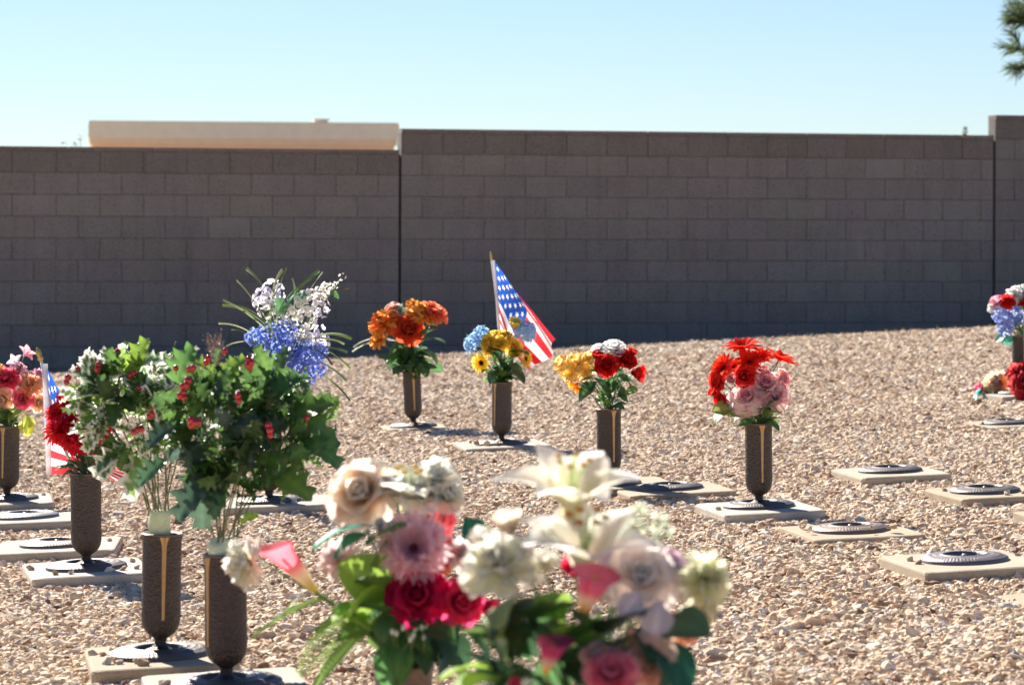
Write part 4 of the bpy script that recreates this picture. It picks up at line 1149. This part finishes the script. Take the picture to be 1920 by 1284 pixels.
b.flower('rose', 714, 980, 50, (.72, .70, .60), (.85, .83, .78), dz=-.05, d=(.1, .1, 1), open_=.3)
b.flower('daisy', 776, 1030, 146, *PKG, dz=-.08, d=(.05, -1, .45), n_=30, layers=3, W=.125, center=(.30, .08, .12), disc_r=.13, k=1.8, bend=.1)
b.flower('rose', 782, 1112, 114, *CRI, dz=-.11, d=(.03, -1, .25), open_=1.15, ruf=.08)
b.flower('rose', 868, 1128, 92, (.55, .01, .07), (.82, .06, .18), dz=-.09, d=(.3, -.9, .1), open_=1.0)
b.flower('rose', 918, 1142, 52, (.6, .01, .08), (.85, .08, .2), dz=-.08, d=(.5, -.8, 0), open_=.7)
b.flower('ruffle', 636, 1050, 88, (.85, .52, .50), (.91, .76, .74), dz=-.02, d=(-.5, -.6, .5), n_=50, W=.2)
b.flower('ruffle', 862, 1042, 76, (.86, .56, .55), (.91, .78, .76), dz=-.01, d=(.4, -.6, .5), n_=50, W=.2)
b.flower('ruffle', 466, 1056, 104, (.90, .82, .50), (.93, .90, .82), dz=.0, d=(-.85, -.45, .0), n_=60, W=.2, ruf=.2)
b.calla(594, 1110, 508, 1014, 74, *CAL, dz=.0, toward=-.01, roll=2.6)
b.calla(838, 1078, 820, 968, 76, (.85, .06, .08), (.86, .12, .12), (.75, .3, .2), dz=-.02, toward=-.01, roll=1.7)
for q, k, c in (((700, 985, 592, 998), 'ovate', TEAL), ((700, 1000, 628, 1012), 'ovate', (.04, .2, .10)), ((770, 1000, 690, 985), 'broad', (.10, .20, .07)), ((870, 968, 908, 1018), 'ovate', (.02, .16, .09)), ((740, 1120, 660, 1060), 'broad', LIME), ((735, 1130, 640, 1130), 'broad', LIME),
                ((720, 1140, 700, 1060), 'broad', G3), ((700, 1160, 600, 1140), 'ovate', LIME), ((700, 1180, 650, 1130), 'broad', (.2, .38, .05)), ((745, 1170, 690, 1120), 'broad', G1), ((720, 1070, 700, 1010), 'ovate', OLV), ((730, 1195, 745, 1275), 'broad', (.05, .16, .04)), ((760, 1190, 735, 1270), 'ovate', (.07, .2, .04)),
                ((800, 1190, 850, 1250), 'broad', (.03, .08, .05)), ((820, 1180, 880, 1230), 'broad', G2), ((790, 1185, 800, 1250), 'ovate', G2), ((700, 1175, 640, 1180), 'ovate', G3), ((745, 1150, 720, 1190), 'broad', G1), ((780, 1160, 850, 1175), 'broad', G1), ((760, 1180, 820, 1200), 'broad', (.07, .15, .05)), ((750, 1130, 850, 1190), 'broad', G2)):
    b.leaf(*q, k, c, dz0=-.06, dz1=-.1)
for q in ((690, 1180, 568, 1290), (610, 1120, 490, 1165), (600, 1110, 530, 1120)): b.leaf(*q, 'strap', (.22, .38, .08), wid=1.5 if q[0] == 690 else .9, dz1=-.05, scale=1.05)
for q in ((700, 1150, 560, 1200), (690, 1130, 580, 1150), (700, 1170, 600, 1215)): b.leaf(*q, 'fern', (.2, .36, .07), dz0=-.03, dz1=-.07)
b.foliage(34, ['ovate', 'broad'], [G1, G2, G3, OLV], (.03, .12), (.05, .09), 1.15)
rg = b.rg
for i in range(9):      # tiny white buds
    p = b.px(735 + rg.uniform(0, 75), 1165 + rg.uniform(0, 40), -.12)
    mb = MB(); mb.ball((0, 0, 0), .0035, (.85, .85, .78), 7, 5, (1, 1, 1.4)); mb.tube([(0, 0, 0), (rg.normal(0, .008), .02, -.025)], .0008, (.3, .4, .15), 4)
    mb.build('flower_bud', M['petal'], b.root, loc=p - b.top)

b = Bouquet('K', 'flower_bouquet', 'nearest foreground bouquet with tall white lilies, lilac and cream blooms and hot pink callas', 'bouquet', TOP['K'], seed=52, group='blurred foreground bouquets')
WL = ((.80, .80, .60), (.93, .93, .92)); LP = ((.93, .76, .66), (.94, .86, .82)); HP = ((.75, .02, .10), (.88, .12, .24))
b.flower('lily', 1072, 908, 250, (.90, .80, .50), (.93, .93, .94), dz=.02, d=(.05, -.3, 1), mid=(.85, .84, .62), stamen=(.65, .4, .08))
b.flower('lily', 1098, 1012, 262, *WL, dz=-.02, d=(.1, -.35, 1), mid=(.68, .30, .36), stamen=(.55, .25, .06))
b.flower('rose', 952, 975, 84, (.86, .68, .52), (.91, .84, .74), dz=.0, d=(-.2, -.2, 1), open_=.7)
b.flower('ruffle', 935, 1066, 148, (.91, .84, .48), (.93, .90, .80), dz=-.03, d=(-.25, -.6, .7), n_=60, W=.26, ruf=.16, name='peony')
b.flower('rose', 905, 1055, 70, (.86, .55, .52), (.91, .74, .70), dz=-.0, open_=1)
b.calla(1092, 1152, 1120, 1068, 96, (.88, .16, .26), (.90, .72, .55), (.88, .55, .12), dz=-.08, toward=.0, roll=1.2)
b.flower('rose', 1073, 1066, 62, (.70, .01, .06), (.84, .04, .12), dz=-.0, d=(-.2, -.6, .6), open_=.6)
b.flower('rose', 1205, 1075, 142, *LP, dz=-.05, d=(.2, -.9, .45), open_=1.15, ruf=.09)
b.flower('rose', 1262, 1060, 90, (.84, .55, .66), (.88, .72, .80), dz=-.0, d=(.5, -.5, .5), open_=1.0)
b.flower('ruffle', 1318, 1085, 118, (.62, .66, .25), (.88, .86, .66), dz=-.03, d=(.6, -.8, .25), n_=70, W=.16, ruf=.12, name='dahlia')
b.flower('ruffle', 1312, 1128, 96, (.80, .74, .42), (.89, .84, .66), dz=.0, d=(.7, -.6, -.1), n_=50, W=.2, name='dahlia')
b.flower('rose', 1296, 1178, 84, (.86, .45, .20), (.88, .56, .48), dz=-.02, d=(.5, -.7, -.4), open_=.9)
b.flower('rose', 1262, 1165, 60, (.80, .08, .12), (.86, .25, .3), dz=-.05, d=(.3, -.9, -.2), open_=.7)
b.leaf(1236, 1125, 1228, 1190, 'broad', (.85, .74, .80), dz0=-.08, dz1=-.1, droop=(0, 1, 0))
b.leaf(1200, 1110, 1170, 1150, 'broad', (.85, .72, .78), dz0=-.08, dz1=-.1, droop=(0, 1, 0))
b.calla(1022, 1262, 1040, 1195, 74, (.86, .10, .26), (.90, .70, .55), (.85, .60, .12), dz=-.12, toward=.0, roll=.8)
b.flower('rose', 1146, 1258, 100, (.78, .06, .16), (.90, .34, .42), dz=-.14, d=(-.1, -.8, .7), open_=.85)
b.flower('rose', 1172, 1228, 60, (.9, .6, .58), (.93, .82, .80), dz=-.1, d=(.1, -.7, .7), open_=.8)
b.flower('rose', 1118, 1222, 70, (.86, .5, .5), (.9, .72, .7), dz=-.11, d=(-.2, -.6, .8), open_=.8)
b.flower('rose', 1214, 1245, 120, (.90, .56, .44), (.92, .70, .60), dz=-.10, d=(.2, -.9, .1), open_=1.2)
b.flower('rose', 1182, 1182, 30, (.85, .4, .35), (.9, .6, .52), dz=-.12, open_=.3)
b.flower('rose', 968, 1282, 44, (.75, .06, .12), (.86, .2, .28), dz=-.12, open_=.5)
b.flower('ruffle', 905, 1010, 60, (.9, .8, .7), (.93, .88, .82), dz=.03, n_=30)
b.flower('ruffle', 1020, 1060, 70, (.92, .84, .60), (.93, .90, .84), dz=.02, n_=36, W=.3)
b.flower('rose', 1150, 1095, 80, (.88, .70, .70), (.93, .84, .84), dz=-.01, open_=1)
b.flower('ruffle', 1000, 1090, 60, (.86, .76, .70), (.9, .84, .82), dz=.03, n_=30)
b.flower('ruffle', 1130, 1120, 40, HP[0], HP[1], dz=0, n_=30)
for x, y in ((1190, 985), (1215, 1000), (1235, 975), (1180, 1010), (1200, 960), (1170, 985), (1225, 1025), (1245, 1000)):
    b.flower('hyd', x, y, 34, (.55, .62, .42), (.78, .82, .70), n_=12, fr=.45, dz=.03, name='filler_sprig')
for q, k, c in (((1040, 1115, 940, 1145), 'ovate', (.08, .12, .03)), ((1000, 1130, 915, 1175), 'ovate', (.07, .10, .03)), ((1000, 1150, 960, 1210), 'ovate', (.06, .09, .03)), ((985, 1140, 905, 1205), 'ovate', (.07, .11, .03)), ((960, 1120, 910, 1160), 'broad', (.3, .36, .08)),
                ((1030, 1180, 1150, 1190), 'lance', (.25, .42, .05)), ((1060, 1230, 1010, 1150), 'ovate', G2), ((1100, 1220, 1090, 1130), 'ovate', G3), ((1130, 1200, 1190, 1130), 'broad', (.02, .05, .035)), ((1180, 1190, 1240, 1200), 'broad', (.03, .09, .05)), ((1220, 1185, 1290, 1270), 'broad', (.02, .12, .07)),
                ((1240, 1180, 1300, 1150), 'broad', (.04, .1, .05)), ((1170, 1230, 1150, 1170), 'broad', (.02, .07, .04)), ((925, 1255, 832, 1243), 'ovate', LIME), ((930, 1268, 850, 1262), 'ovate', LIME), ((1000, 1250, 930, 1290), 'broad', G2), ((1080, 1250, 1080, 1180), 'broad', (.04, .1, .04)), ((1060, 1240, 1130, 1260), 'broad', G2), ((1230, 1230, 1280, 1290), 'broad', (.02, .10, .07)),
                ((1000, 1180, 1060, 1110), 'broad', G1), ((1060, 1170, 1010, 1100), 'ovate', (.2, .36, .05)), ((1120, 1180, 1110, 1120), 'broad', G1)):
    b.leaf(*q, k, c, dz0=-.06, dz1=-.11)
b.foliage(70, ['ovate', 'broad'], [G1, G2, G3, (.02, .06, .04), OLV], (.05, .16), (.05, .08), 1.25)
for q in ((965, 1250, 905, 1140), (975, 1240, 930, 1150), (930, 1280, 890, 1170), (940, 1290, 905, 1200), (880, 1200, 930, 1160), (1000, 1240, 925, 1185), (1000, 1260, 915, 1225), (1010, 1230, 950, 1170), (1020, 1270, 900, 1270), (1040, 1220, 975, 1160), (980, 1270, 880, 1250), (1060, 1200, 1000, 1140), (1090, 1230, 1060, 1160), (1190, 1230, 1260, 1190)):
    b.leaf(*q, 'ovate', [(.07, .12, .03), G2, (.05, .09, .03), G1][b.rg.randint(4)], dz0=-.02, dz1=-.04)

# ================================================================== FALLEN FLOWERS at the right
fz = ground_at(1880, 742, 0.02)
b = Bouquet('fallen', 'fallen_bouquet', 'fallen spray of orange, cream and pink flowers with teal leaves lying on the gravel', 'bouquet', fz, seed=61)
b.mouth = fz
zf = fz.y
b.flower('daisy', 1872, 719, 52, (.85, .30, .12), (.90, .72, .50), d=(.1, -1, .4), n_=14, W=.22, center=(.7, .12, .03), disc_r=.3, stem=False)
b.flower('rose', 1856, 716, 36, (.85, .8, .45), (.9, .86, .66), d=(-.2, -.5, .8), stem=False); b.flower('rose', 1848, 733, 30, (.80, .55, .45), (.86, .7, .62), d=(-.1, -.9, .2), open_=.6, stem=False)
b.flower('rose', 1836, 727, 28, (.75, .08, .2), (.85, .25, .35), d=(-.6, -.4, .5), open_=.6, stem=False)
b.flower('rose', 1864, 706, 28, (.85, .8, .55), (.9, .86, .7), stem=False)
for q, c in (((1845, 738, 1822, 741), (.05, .42, .42)), ((1858, 738, 1878, 728), (.03, .3, .24)), ((1856, 740, 1870, 744), (.05, .35, .3)), ((1862, 734, 1882, 738), TEAL), ((1842, 736, 1826, 732), (.10, .45, .42))): b.leaf(*q, 'broad', c, dz0=-.02, dz1=-.03)
b.stem(b.px(1840, 738), start=b.px(1890, 738), r=.0025)
b.stem(b.px(1850, 740), start=b.px(1895, 736), r=.0025)
fr = ground_at(1908, 742, 0.03)
b = Bouquet('fallen2', 'fallen_peony', 'large dark red peonies piled at the foot of the right edge vase', 'flower', fr, Z=fr.y - .06, seed=62)
b.flower('ruffle', 1912, 702, 54, (.40, .02, .03), (.68, .07, .08), d=(-.1, -.7, .7), n_=45, W=.34, ruf=.1, name='peony', stem=False)
b.flower('ruffle', 1922, 722, 66, (.36, .015, .02), (.60, .06, .07), dz=-.04, d=(0, -.9, .4), n_=50, W=.36, ruf=.08, name='peony', stem=False)
b.flower('ruffle', 1940, 706, 56, (.40, .02, .03), (.66, .07, .08), d=(.1, -.8, .6), n_=45, W=.34, ruf=.1, name='peony', stem=False)

# ================================================================== FLAGS
star_pts = [(math.sin(2 * math.pi * k / 10) * (1 if k % 2 == 0 else .4), math.cos(2 * math.pi * k / 10) * (1 if k % 2 == 0 else .4)) for k in range(10)]
def flag(label, tip, pole_pts, pole_r, surf, fingerprint, cat='flag'):
    """surf(s, t): s down the hoist 0..1, t along the fly 0..1 -> point"""
    base = Vector(pole_pts[-1])
    root = empty('hand_flag', base, label, cat, 'small stick flags')
    mb = MB(); mb.tube([Vector(p) - base for p in pole_pts], pole_r, (.80, .76, .70), 8); mb.build('pole', M['wood'], root)
    p0, p1 = Vector(pole_pts[0]) - base, Vector(tip) - base
    d = p1 - p0; mb = MB()
    mb.tube([p0, p0 + d * .12, p0 + d * .3, p0 + d * .55, p0 + d * .75, p1], [pole_r * 1.2, pole_r * 2.0, pole_r * 1.3, pole_r * 1.9, pole_r * 1.3, pole_r * .3], (.50, .36, .10), 10); mb.build('pole_tip', M['gold'], root)
    NS, NT = 156, 190
    G_ = np.array([[surf(i / NS, j / NT) - base for j in range(NT + 1)] for i in range(NS + 1)])
    sc_ = (np.arange(NS) + .5)[:, None] / NS + np.zeros((1, NT)); tc_ = (np.arange(NT) + .5)[None, :] / NT + np.zeros((NS, 1))
    stripe = (sc_ * 13).astype(int)
    C_ = np.where((stripe % 2 == 0)[..., None], np.array([.62, .02, .03]), np.array([.88, .88, .90]))
    H_, W_ = 7 / 13, .44
    cant = (tc_ < W_) & (stripe < 7)
    C_[cant] = (.008, .05, .34)
    for row in range(7):
        for c in range(4 if row % 2 == 0 else 3):
            dy = -(sc_ - H_ * (row + 1) / 8) / .036; dx = (tc_ - W_ * (2 * c + 1 + (row % 2)) / 8) / .025
            rr_ = np.hypot(dx, dy); an = np.arctan2(dx, dy) % (2 * math.pi / 5); an = np.minimum(an, 2 * math.pi / 5 - an)
            k_ = an / (math.pi / 5)
            lim = 1 / ((1 - k_) / 1.0 + k_ / .42)
            C_[(rr_ < lim) & cant] = (.90, .90, .92)
    q_ = np.stack([G_[:-1, :-1], G_[:-1, 1:], G_[1:, 1:], G_[1:, :-1]], 2).reshape(-1, 3)
    mb = MB(); mb.add(q_, [(4 * k, 4 * k + 1, 4 * k + 2, 4 * k + 3) for k in range(NS * NT)], np.repeat(C_.reshape(-1, 3), 4, 0))
    me_ = mb.mesh('flag_cloth', M['petal'], smooth=False)
    link('flag_cloth', me_, root)
    # sleeve round the pole
    mb = MB(); mb.tube([surf(s, 0.0) - base for s in np.linspace(0, 1, 12)], pole_r * 1.9, (.84, .84, .86), 8); mb.build('sleeve', M['petal'], root)
def lerp2(pts, t):
    n_ = len(pts) - 1; x = min(t * n_, n_ - 1e-6); i = int(x); f = x - i
    return [pts[i][k] + (pts[i + 1][k] - pts[i][k]) * f for k in range(2)]
ZB = TOP['B'].y + .09
def surfB(s, t):
    s = float(s); t = float(t)
    a = lerp2([(925, 488), (966, 536), (1008, 584), (1049, 636)], t)
    m_ = lerp2([(931, 553), (968, 592), (1000, 628), (1026, 668)], t)
    c = lerp2([(936, 620), (952, 650), (974, 672), (1000, 693)], t)
    sf = 1 - .34 * min(1, t * 1.5)      # the lower cloth folds back behind itself towards the fly
    back = max(0, s - sf)
    s = min(s / sf, 1) - back * .9
    k = s * 2
    if s < .5: x = a[0] + (m_[0] - a[0]) * k; y = a[1] + (m_[1] - a[1]) * k
    else: x = m_[0] + (c[0] - m_[0]) * (k - 1); y = m_[1] + (c[1] - m_[1]) * (k - 1)
    # a hanging fold: the cloth doubles back a little along its length
    f = min(1, t * 3)
    x += 9 * math.sin(s * 7.5 - t * 2.2) * f
    dz = .05 * math.sin(s * 7.5 + .9 - t * 1.5) * f + .018 * math.sin(t * 9 + s * 3) * f + min(.02, back * .5)
    return P(x, y, ZB + dz)
flag('small stars and stripes flag on a white stick upright behind the yellow roses', P(920, 471, ZB), [P(921.5, 488, ZB), P(930, 560, ZB), P(941, 660, ZB), P(946, 712, ZB - .02)], .0038, surfB, 0)
ZG = TOP['G'].y + .06
def surfG(s, t):
    s = float(s); t = float(t)
    a = lerp2([(84, 682), (112, 735), (150, 800), (192, 868), (243, 868)], t)
    c = lerp2([(92, 889), (128, 889), (160, 880), (190, 882), (222, 908)], t)
    x = a[0] + (c[0] - a[0]) * s; y = a[1] + (c[1] - a[1]) * s
    f = min(1, t * 3)
    dz = .03 * math.sin(s * 8 + t * 6) * f
    return P(x, y, ZG + dz)
flag('drooping stars and stripes flag on a tilted stick behind the red chrysanthemums', P(69, 651, ZG), [P(77, 676, ZG), P(95, 760, ZG), P(120, 840, ZG - .02), P(150, 905, ZG - .05)], .0048, surfG, 0)

# ================================================================== GRAVEL
def rot_in(mx, X, Y):
    x0, y0, yaw, hx, hy, zt = mx
    dx, dy = X - x0, Y - y0
    c, s = math.cos(yaw), math.sin(yaw)
    return np.abs(dx * c + dy * s) - hx, np.abs(-dx * s + dy * c) - hy
rg = np.random.RandomState(77)
sp_ = 0.0172
pts = []
y = 4.0
Ylim = 30.6
while y < Ylim:
    hw = .182 * y + .35
    sp_ = .0149 + .0070 * float(ss((y - 11) / 14))
    n_ = int(2 * hw / sp_)
    x = np.linspace(-hw, hw, n_) + rg.uniform(-.5, .5, n_) * sp_
    pts.append(np.stack([x, y + rg.uniform(-.6, .6, n_) * sp_], -1))
    y += sp_
pts = np.concatenate(pts)
X, Y = pts[:, 0], pts[:, 1]
scf = 1 + .3 * ss((Y - 11) / 14)
keep = Y < (WJ.y + (X - WJ.x) * math.tan(WA)) - .02
for mk in markers:
    ax, ay = rot_in(mk, X, Y)
    keep &= ~((ax < -.011) & (ay < -.011))
X, Y, scf = X[keep], Y[keep], scf[keep]
n_ = len(X)
S = np.clip(rg.lognormal(math.log(.0090), .34, n_), .0045, .024) * scf
Z = gz(X, Y) + rg.uniform(-.003, .005, n_)
# pebbles lying on the slabs
ex = []
for key, cnt in (('H', 16), ('L', 14), ('G', 8), ('F', 4), ('r4', 8), ('r5', 6), ('r10', 4), ('A', 6), ('B', 6), ('D', 2), ('r8', 10), ('I', 6), ('r6', 5), ('r2', 3), ('C', 4)):
    bp = marker_pos[key]
    for i in range(cnt):
        q = rg.uniform(0, 6.28); rr_ = rg.uniform(.135, .18)
        xx, yy = bp.x + rr_ * math.cos(q), bp.y + rr_ * math.sin(q)
        ex.append((xx, yy, float(gz(xx, yy)) + SLAB_TOP + .004, rg.uniform(.007, .014)))
ex = np.array(ex)
X = np.concatenate([X, ex[:, 0]]); Y = np.concatenate([Y, ex[:, 1]]); Z = np.concatenate([Z, ex[:, 2]]); S = np.concatenate([S, ex[:, 3]])
n_ = len(X)
tone = np.clip(rg.beta(3.0, 2.7, n_) + .07 * np.sin(X * 1.9 + np.sin(Y * 1.3) * 2) * np.sin(Y * .9 + X * .7), 0, 1); q_ = rg.rand(n_); tone[q_ < .03] = .97; tone[q_ > .96] = rg.uniform(0, .12, (q_ > .96).sum())
rot = np.stack([rg.normal(0, .38, n_), rg.normal(0, .38, n_), rg.uniform(0, 6.283, n_)], -1)
scl = np.stack([S * rg.uniform(.85, 1.45, n_), S * rg.uniform(.7, 1.1, n_), S * rg.uniform(.5, .85, n_)], -1)
me = bpy.data.meshes.new('gravel')
me.vertices.add(n_); me.vertices.foreach_set('co', np.stack([X, Y, Z], -1).astype(np.float32).ravel())
me.attributes.new('scl', 'FLOAT_VECTOR', 'POINT').data.foreach_set('vector', scl.astype(np.float32).ravel())
me.attributes.new('rot', 'FLOAT_VECTOR', 'POINT').data.foreach_set('vector', rot.astype(np.float32).ravel())
me.attributes.new('tone', 'FLOAT', 'POINT').data.foreach_set('value', tone.astype(np.float32))
me.update()
gv = bpy.data.objects.new('gravel', me); COL.objects.link(gv); tag(gv, 'tan, cream and brown gravel stones covering the burial ground', 'gravel', kind='stuff')
ng = bpy.data.node_groups.new('gravel_stones', 'GeometryNodeTree')
ng.interface.new_socket('Geometry', in_out='INPUT', socket_type='NodeSocketGeometry'); ng.interface.new_socket('Geometry', in_out='OUTPUT', socket_type='NodeSocketGeometry')
N = ng.nodes; Lk = ng.links
gi = N.new('NodeGroupInput'); go = N.new('NodeGroupOutput')
iop = N.new('GeometryNodeInstanceOnPoints')
m2p = N.new('GeometryNodeMeshToPoints'); Lk.new(gi.outputs[0], m2p.inputs[0]); Lk.new(m2p.outputs[0], iop.inputs['Points'])
g2i = N.new('GeometryNodeGeometryToInstance')
for k in range(10):
    ico = N.new('GeometryNodeMeshIcoSphere'); ico.inputs['Radius'].default_value = 1.0; ico.inputs['Subdivisions'].default_value = 2
    nz = N.new('ShaderNodeTexNoise'); nz.noise_dimensions = '4D'; nz.inputs['Scale'].default_value = .75 + .08 * k; nz.inputs['Detail'].default_value = 1.5; nz.inputs['W'].default_value = k * 7.3
    sb = N.new('ShaderNodeVectorMath'); sb.operation = 'SUBTRACT'; sb.inputs[1].default_value = (.5, .5, .5); Lk.new(nz.outputs['Color'], sb.inputs[0])
    sc = N.new('ShaderNodeVectorMath'); sc.operation = 'SCALE'; sc.inputs['Scale'].default_value = 1.9; Lk.new(sb.outputs[0], sc.inputs[0])
    sp2 = N.new('GeometryNodeSetPosition'); Lk.new(ico.outputs[0], sp2.inputs[0]); Lk.new(sc.outputs[0], sp2.inputs['Offset'])
    sm_ = N.new('GeometryNodeSetMaterial'); sm_.inputs['Material'].default_value = M['stone']; Lk.new(sp2.outputs[0], sm_.inputs[0])
    Lk.new(sm_.outputs[0], g2i.inputs[0])
Lk.new(g2i.outputs[0], iop.inputs['Instance']); iop.inputs['Pick Instance'].default_value = True
ri = N.new('FunctionNodeRandomValue'); ri.data_type = 'INT'; ri.inputs[4].default_value = 0; ri.inputs[5].default_value = 9
Lk.new(ri.outputs[2], iop.inputs['Instance Index'])
for nm, sk in (('rot', 'Rotation'), ('scl', 'Scale')):
    a = N.new('GeometryNodeInputNamedAttribute'); a.data_type = 'FLOAT_VECTOR'; a.inputs[0].default_value = nm; Lk.new(a.outputs[0], iop.inputs[sk])
Lk.new(iop.outputs[0], go.inputs[0])
md = gv.modifiers.new('stones', 'NODES'); md.node_group = ng
print('STONES', n_)

# dry grass and twigs: along the wall foot and between the stones
mb = MB(); rg = np.random.RandomState(5)
def blade(x, y, l, lean, wd, col):
    z = float(gz(x, y)); q = rg.uniform(0, 6.28); d = Vector((math.cos(q) * lean, math.sin(q) * lean, 1)).normalized()
    s_ = Vector((math.cos(q + 1.57), math.sin(q + 1.57), 0)) * wd
    p0 = Vector((x, y, z)); p1 = p0 + d * l * .6; p2 = p0 + d * l + Vector((math.cos(q), math.sin(q), 0)) * l * .25
    mb.add([tuple(p0 - s_), tuple(p0 + s_), tuple(p1 + s_ * .7), tuple(p1 - s_ * .7), tuple(p2)], [(0, 1, 2, 3), (3, 2, 4)], col)
for i in range(5200):
    s_ = rg.uniform(sA * .35, sD * .5); p = WJ + wt * s_ + wn * abs(rg.normal(2.75, .3))
    if rg.rand() < .5 and math.sin(s_ * 2.3) + math.sin(s_ * 5.1 + 1) < .2: continue
    blade(p.x, p.y, rg.uniform(.02, .06), rg.uniform(.3, 1.5), .0018, np.array([.42, .30, .18]) * rg.uniform(.6, 1.2))
for i in range(2500):
    yy = rg.uniform(4.5, 26) ; xx = rg.uniform(-.18, .18) * yy
    blade(xx, yy, rg.uniform(.012, .04), rg.uniform(.8, 4), .0009, np.array([.48, .36, .22]) * rg.uniform(.6, 1.2))
o = mb.build('dry_grass', M['leaf'], smooth=False); tag(o, 'short dry grass blades and straw among the gravel and along the wall', 'dry grass', kind='stuff')

# dead weed below the wall
wz = 13.5 * KZ
wp = P(408, 668, wz); wp.z = float(gz(wp.x, wz))
root = empty('dry_weed', wp, 'brown dried tumbleweed clump in front of the wall left of the blue flowers', 'weed')
H_ = P(408, 622, wz).z - wp.z
st = MB(); fl = MB(); rg = np.random.RandomState(15)
for i in range(26):
    q = rg.uniform(0, 6.28); r_ = rg.uniform(.0, .085)
    e = Vector((math.cos(q) * r_, math.sin(q) * r_, H_ * rg.uniform(.6, 1)))
    m_ = Vector((e.x * .35, e.y * .35, e.z * .5)); st.tube([(0, 0, 0), m_, e], .0018, (.16, .10, .07), 4)
    for j in range(14):
        p = m_.lerp(e, rg.uniform(.3, 1.05)) + Vector(rg.normal(0, .014, 3)); d = Vector(rg.normal(0, 1, 3)).normalized() * .014; s_ = d.cross(Vector(rg.normal(0, 1, 3))).normalized() * .003
        fl.add([tuple(p), tuple(p + d * .5 + s_), tuple(p + d), tuple(p + d * .5 - s_)], [(0, 1, 2, 3)], np.array([.22, .14, .10]) * rg.uniform(.6, 1.5))
st.build('stems', M['bark'], root); fl.build('dry_leaves', M['leaf'], root, smooth=False)
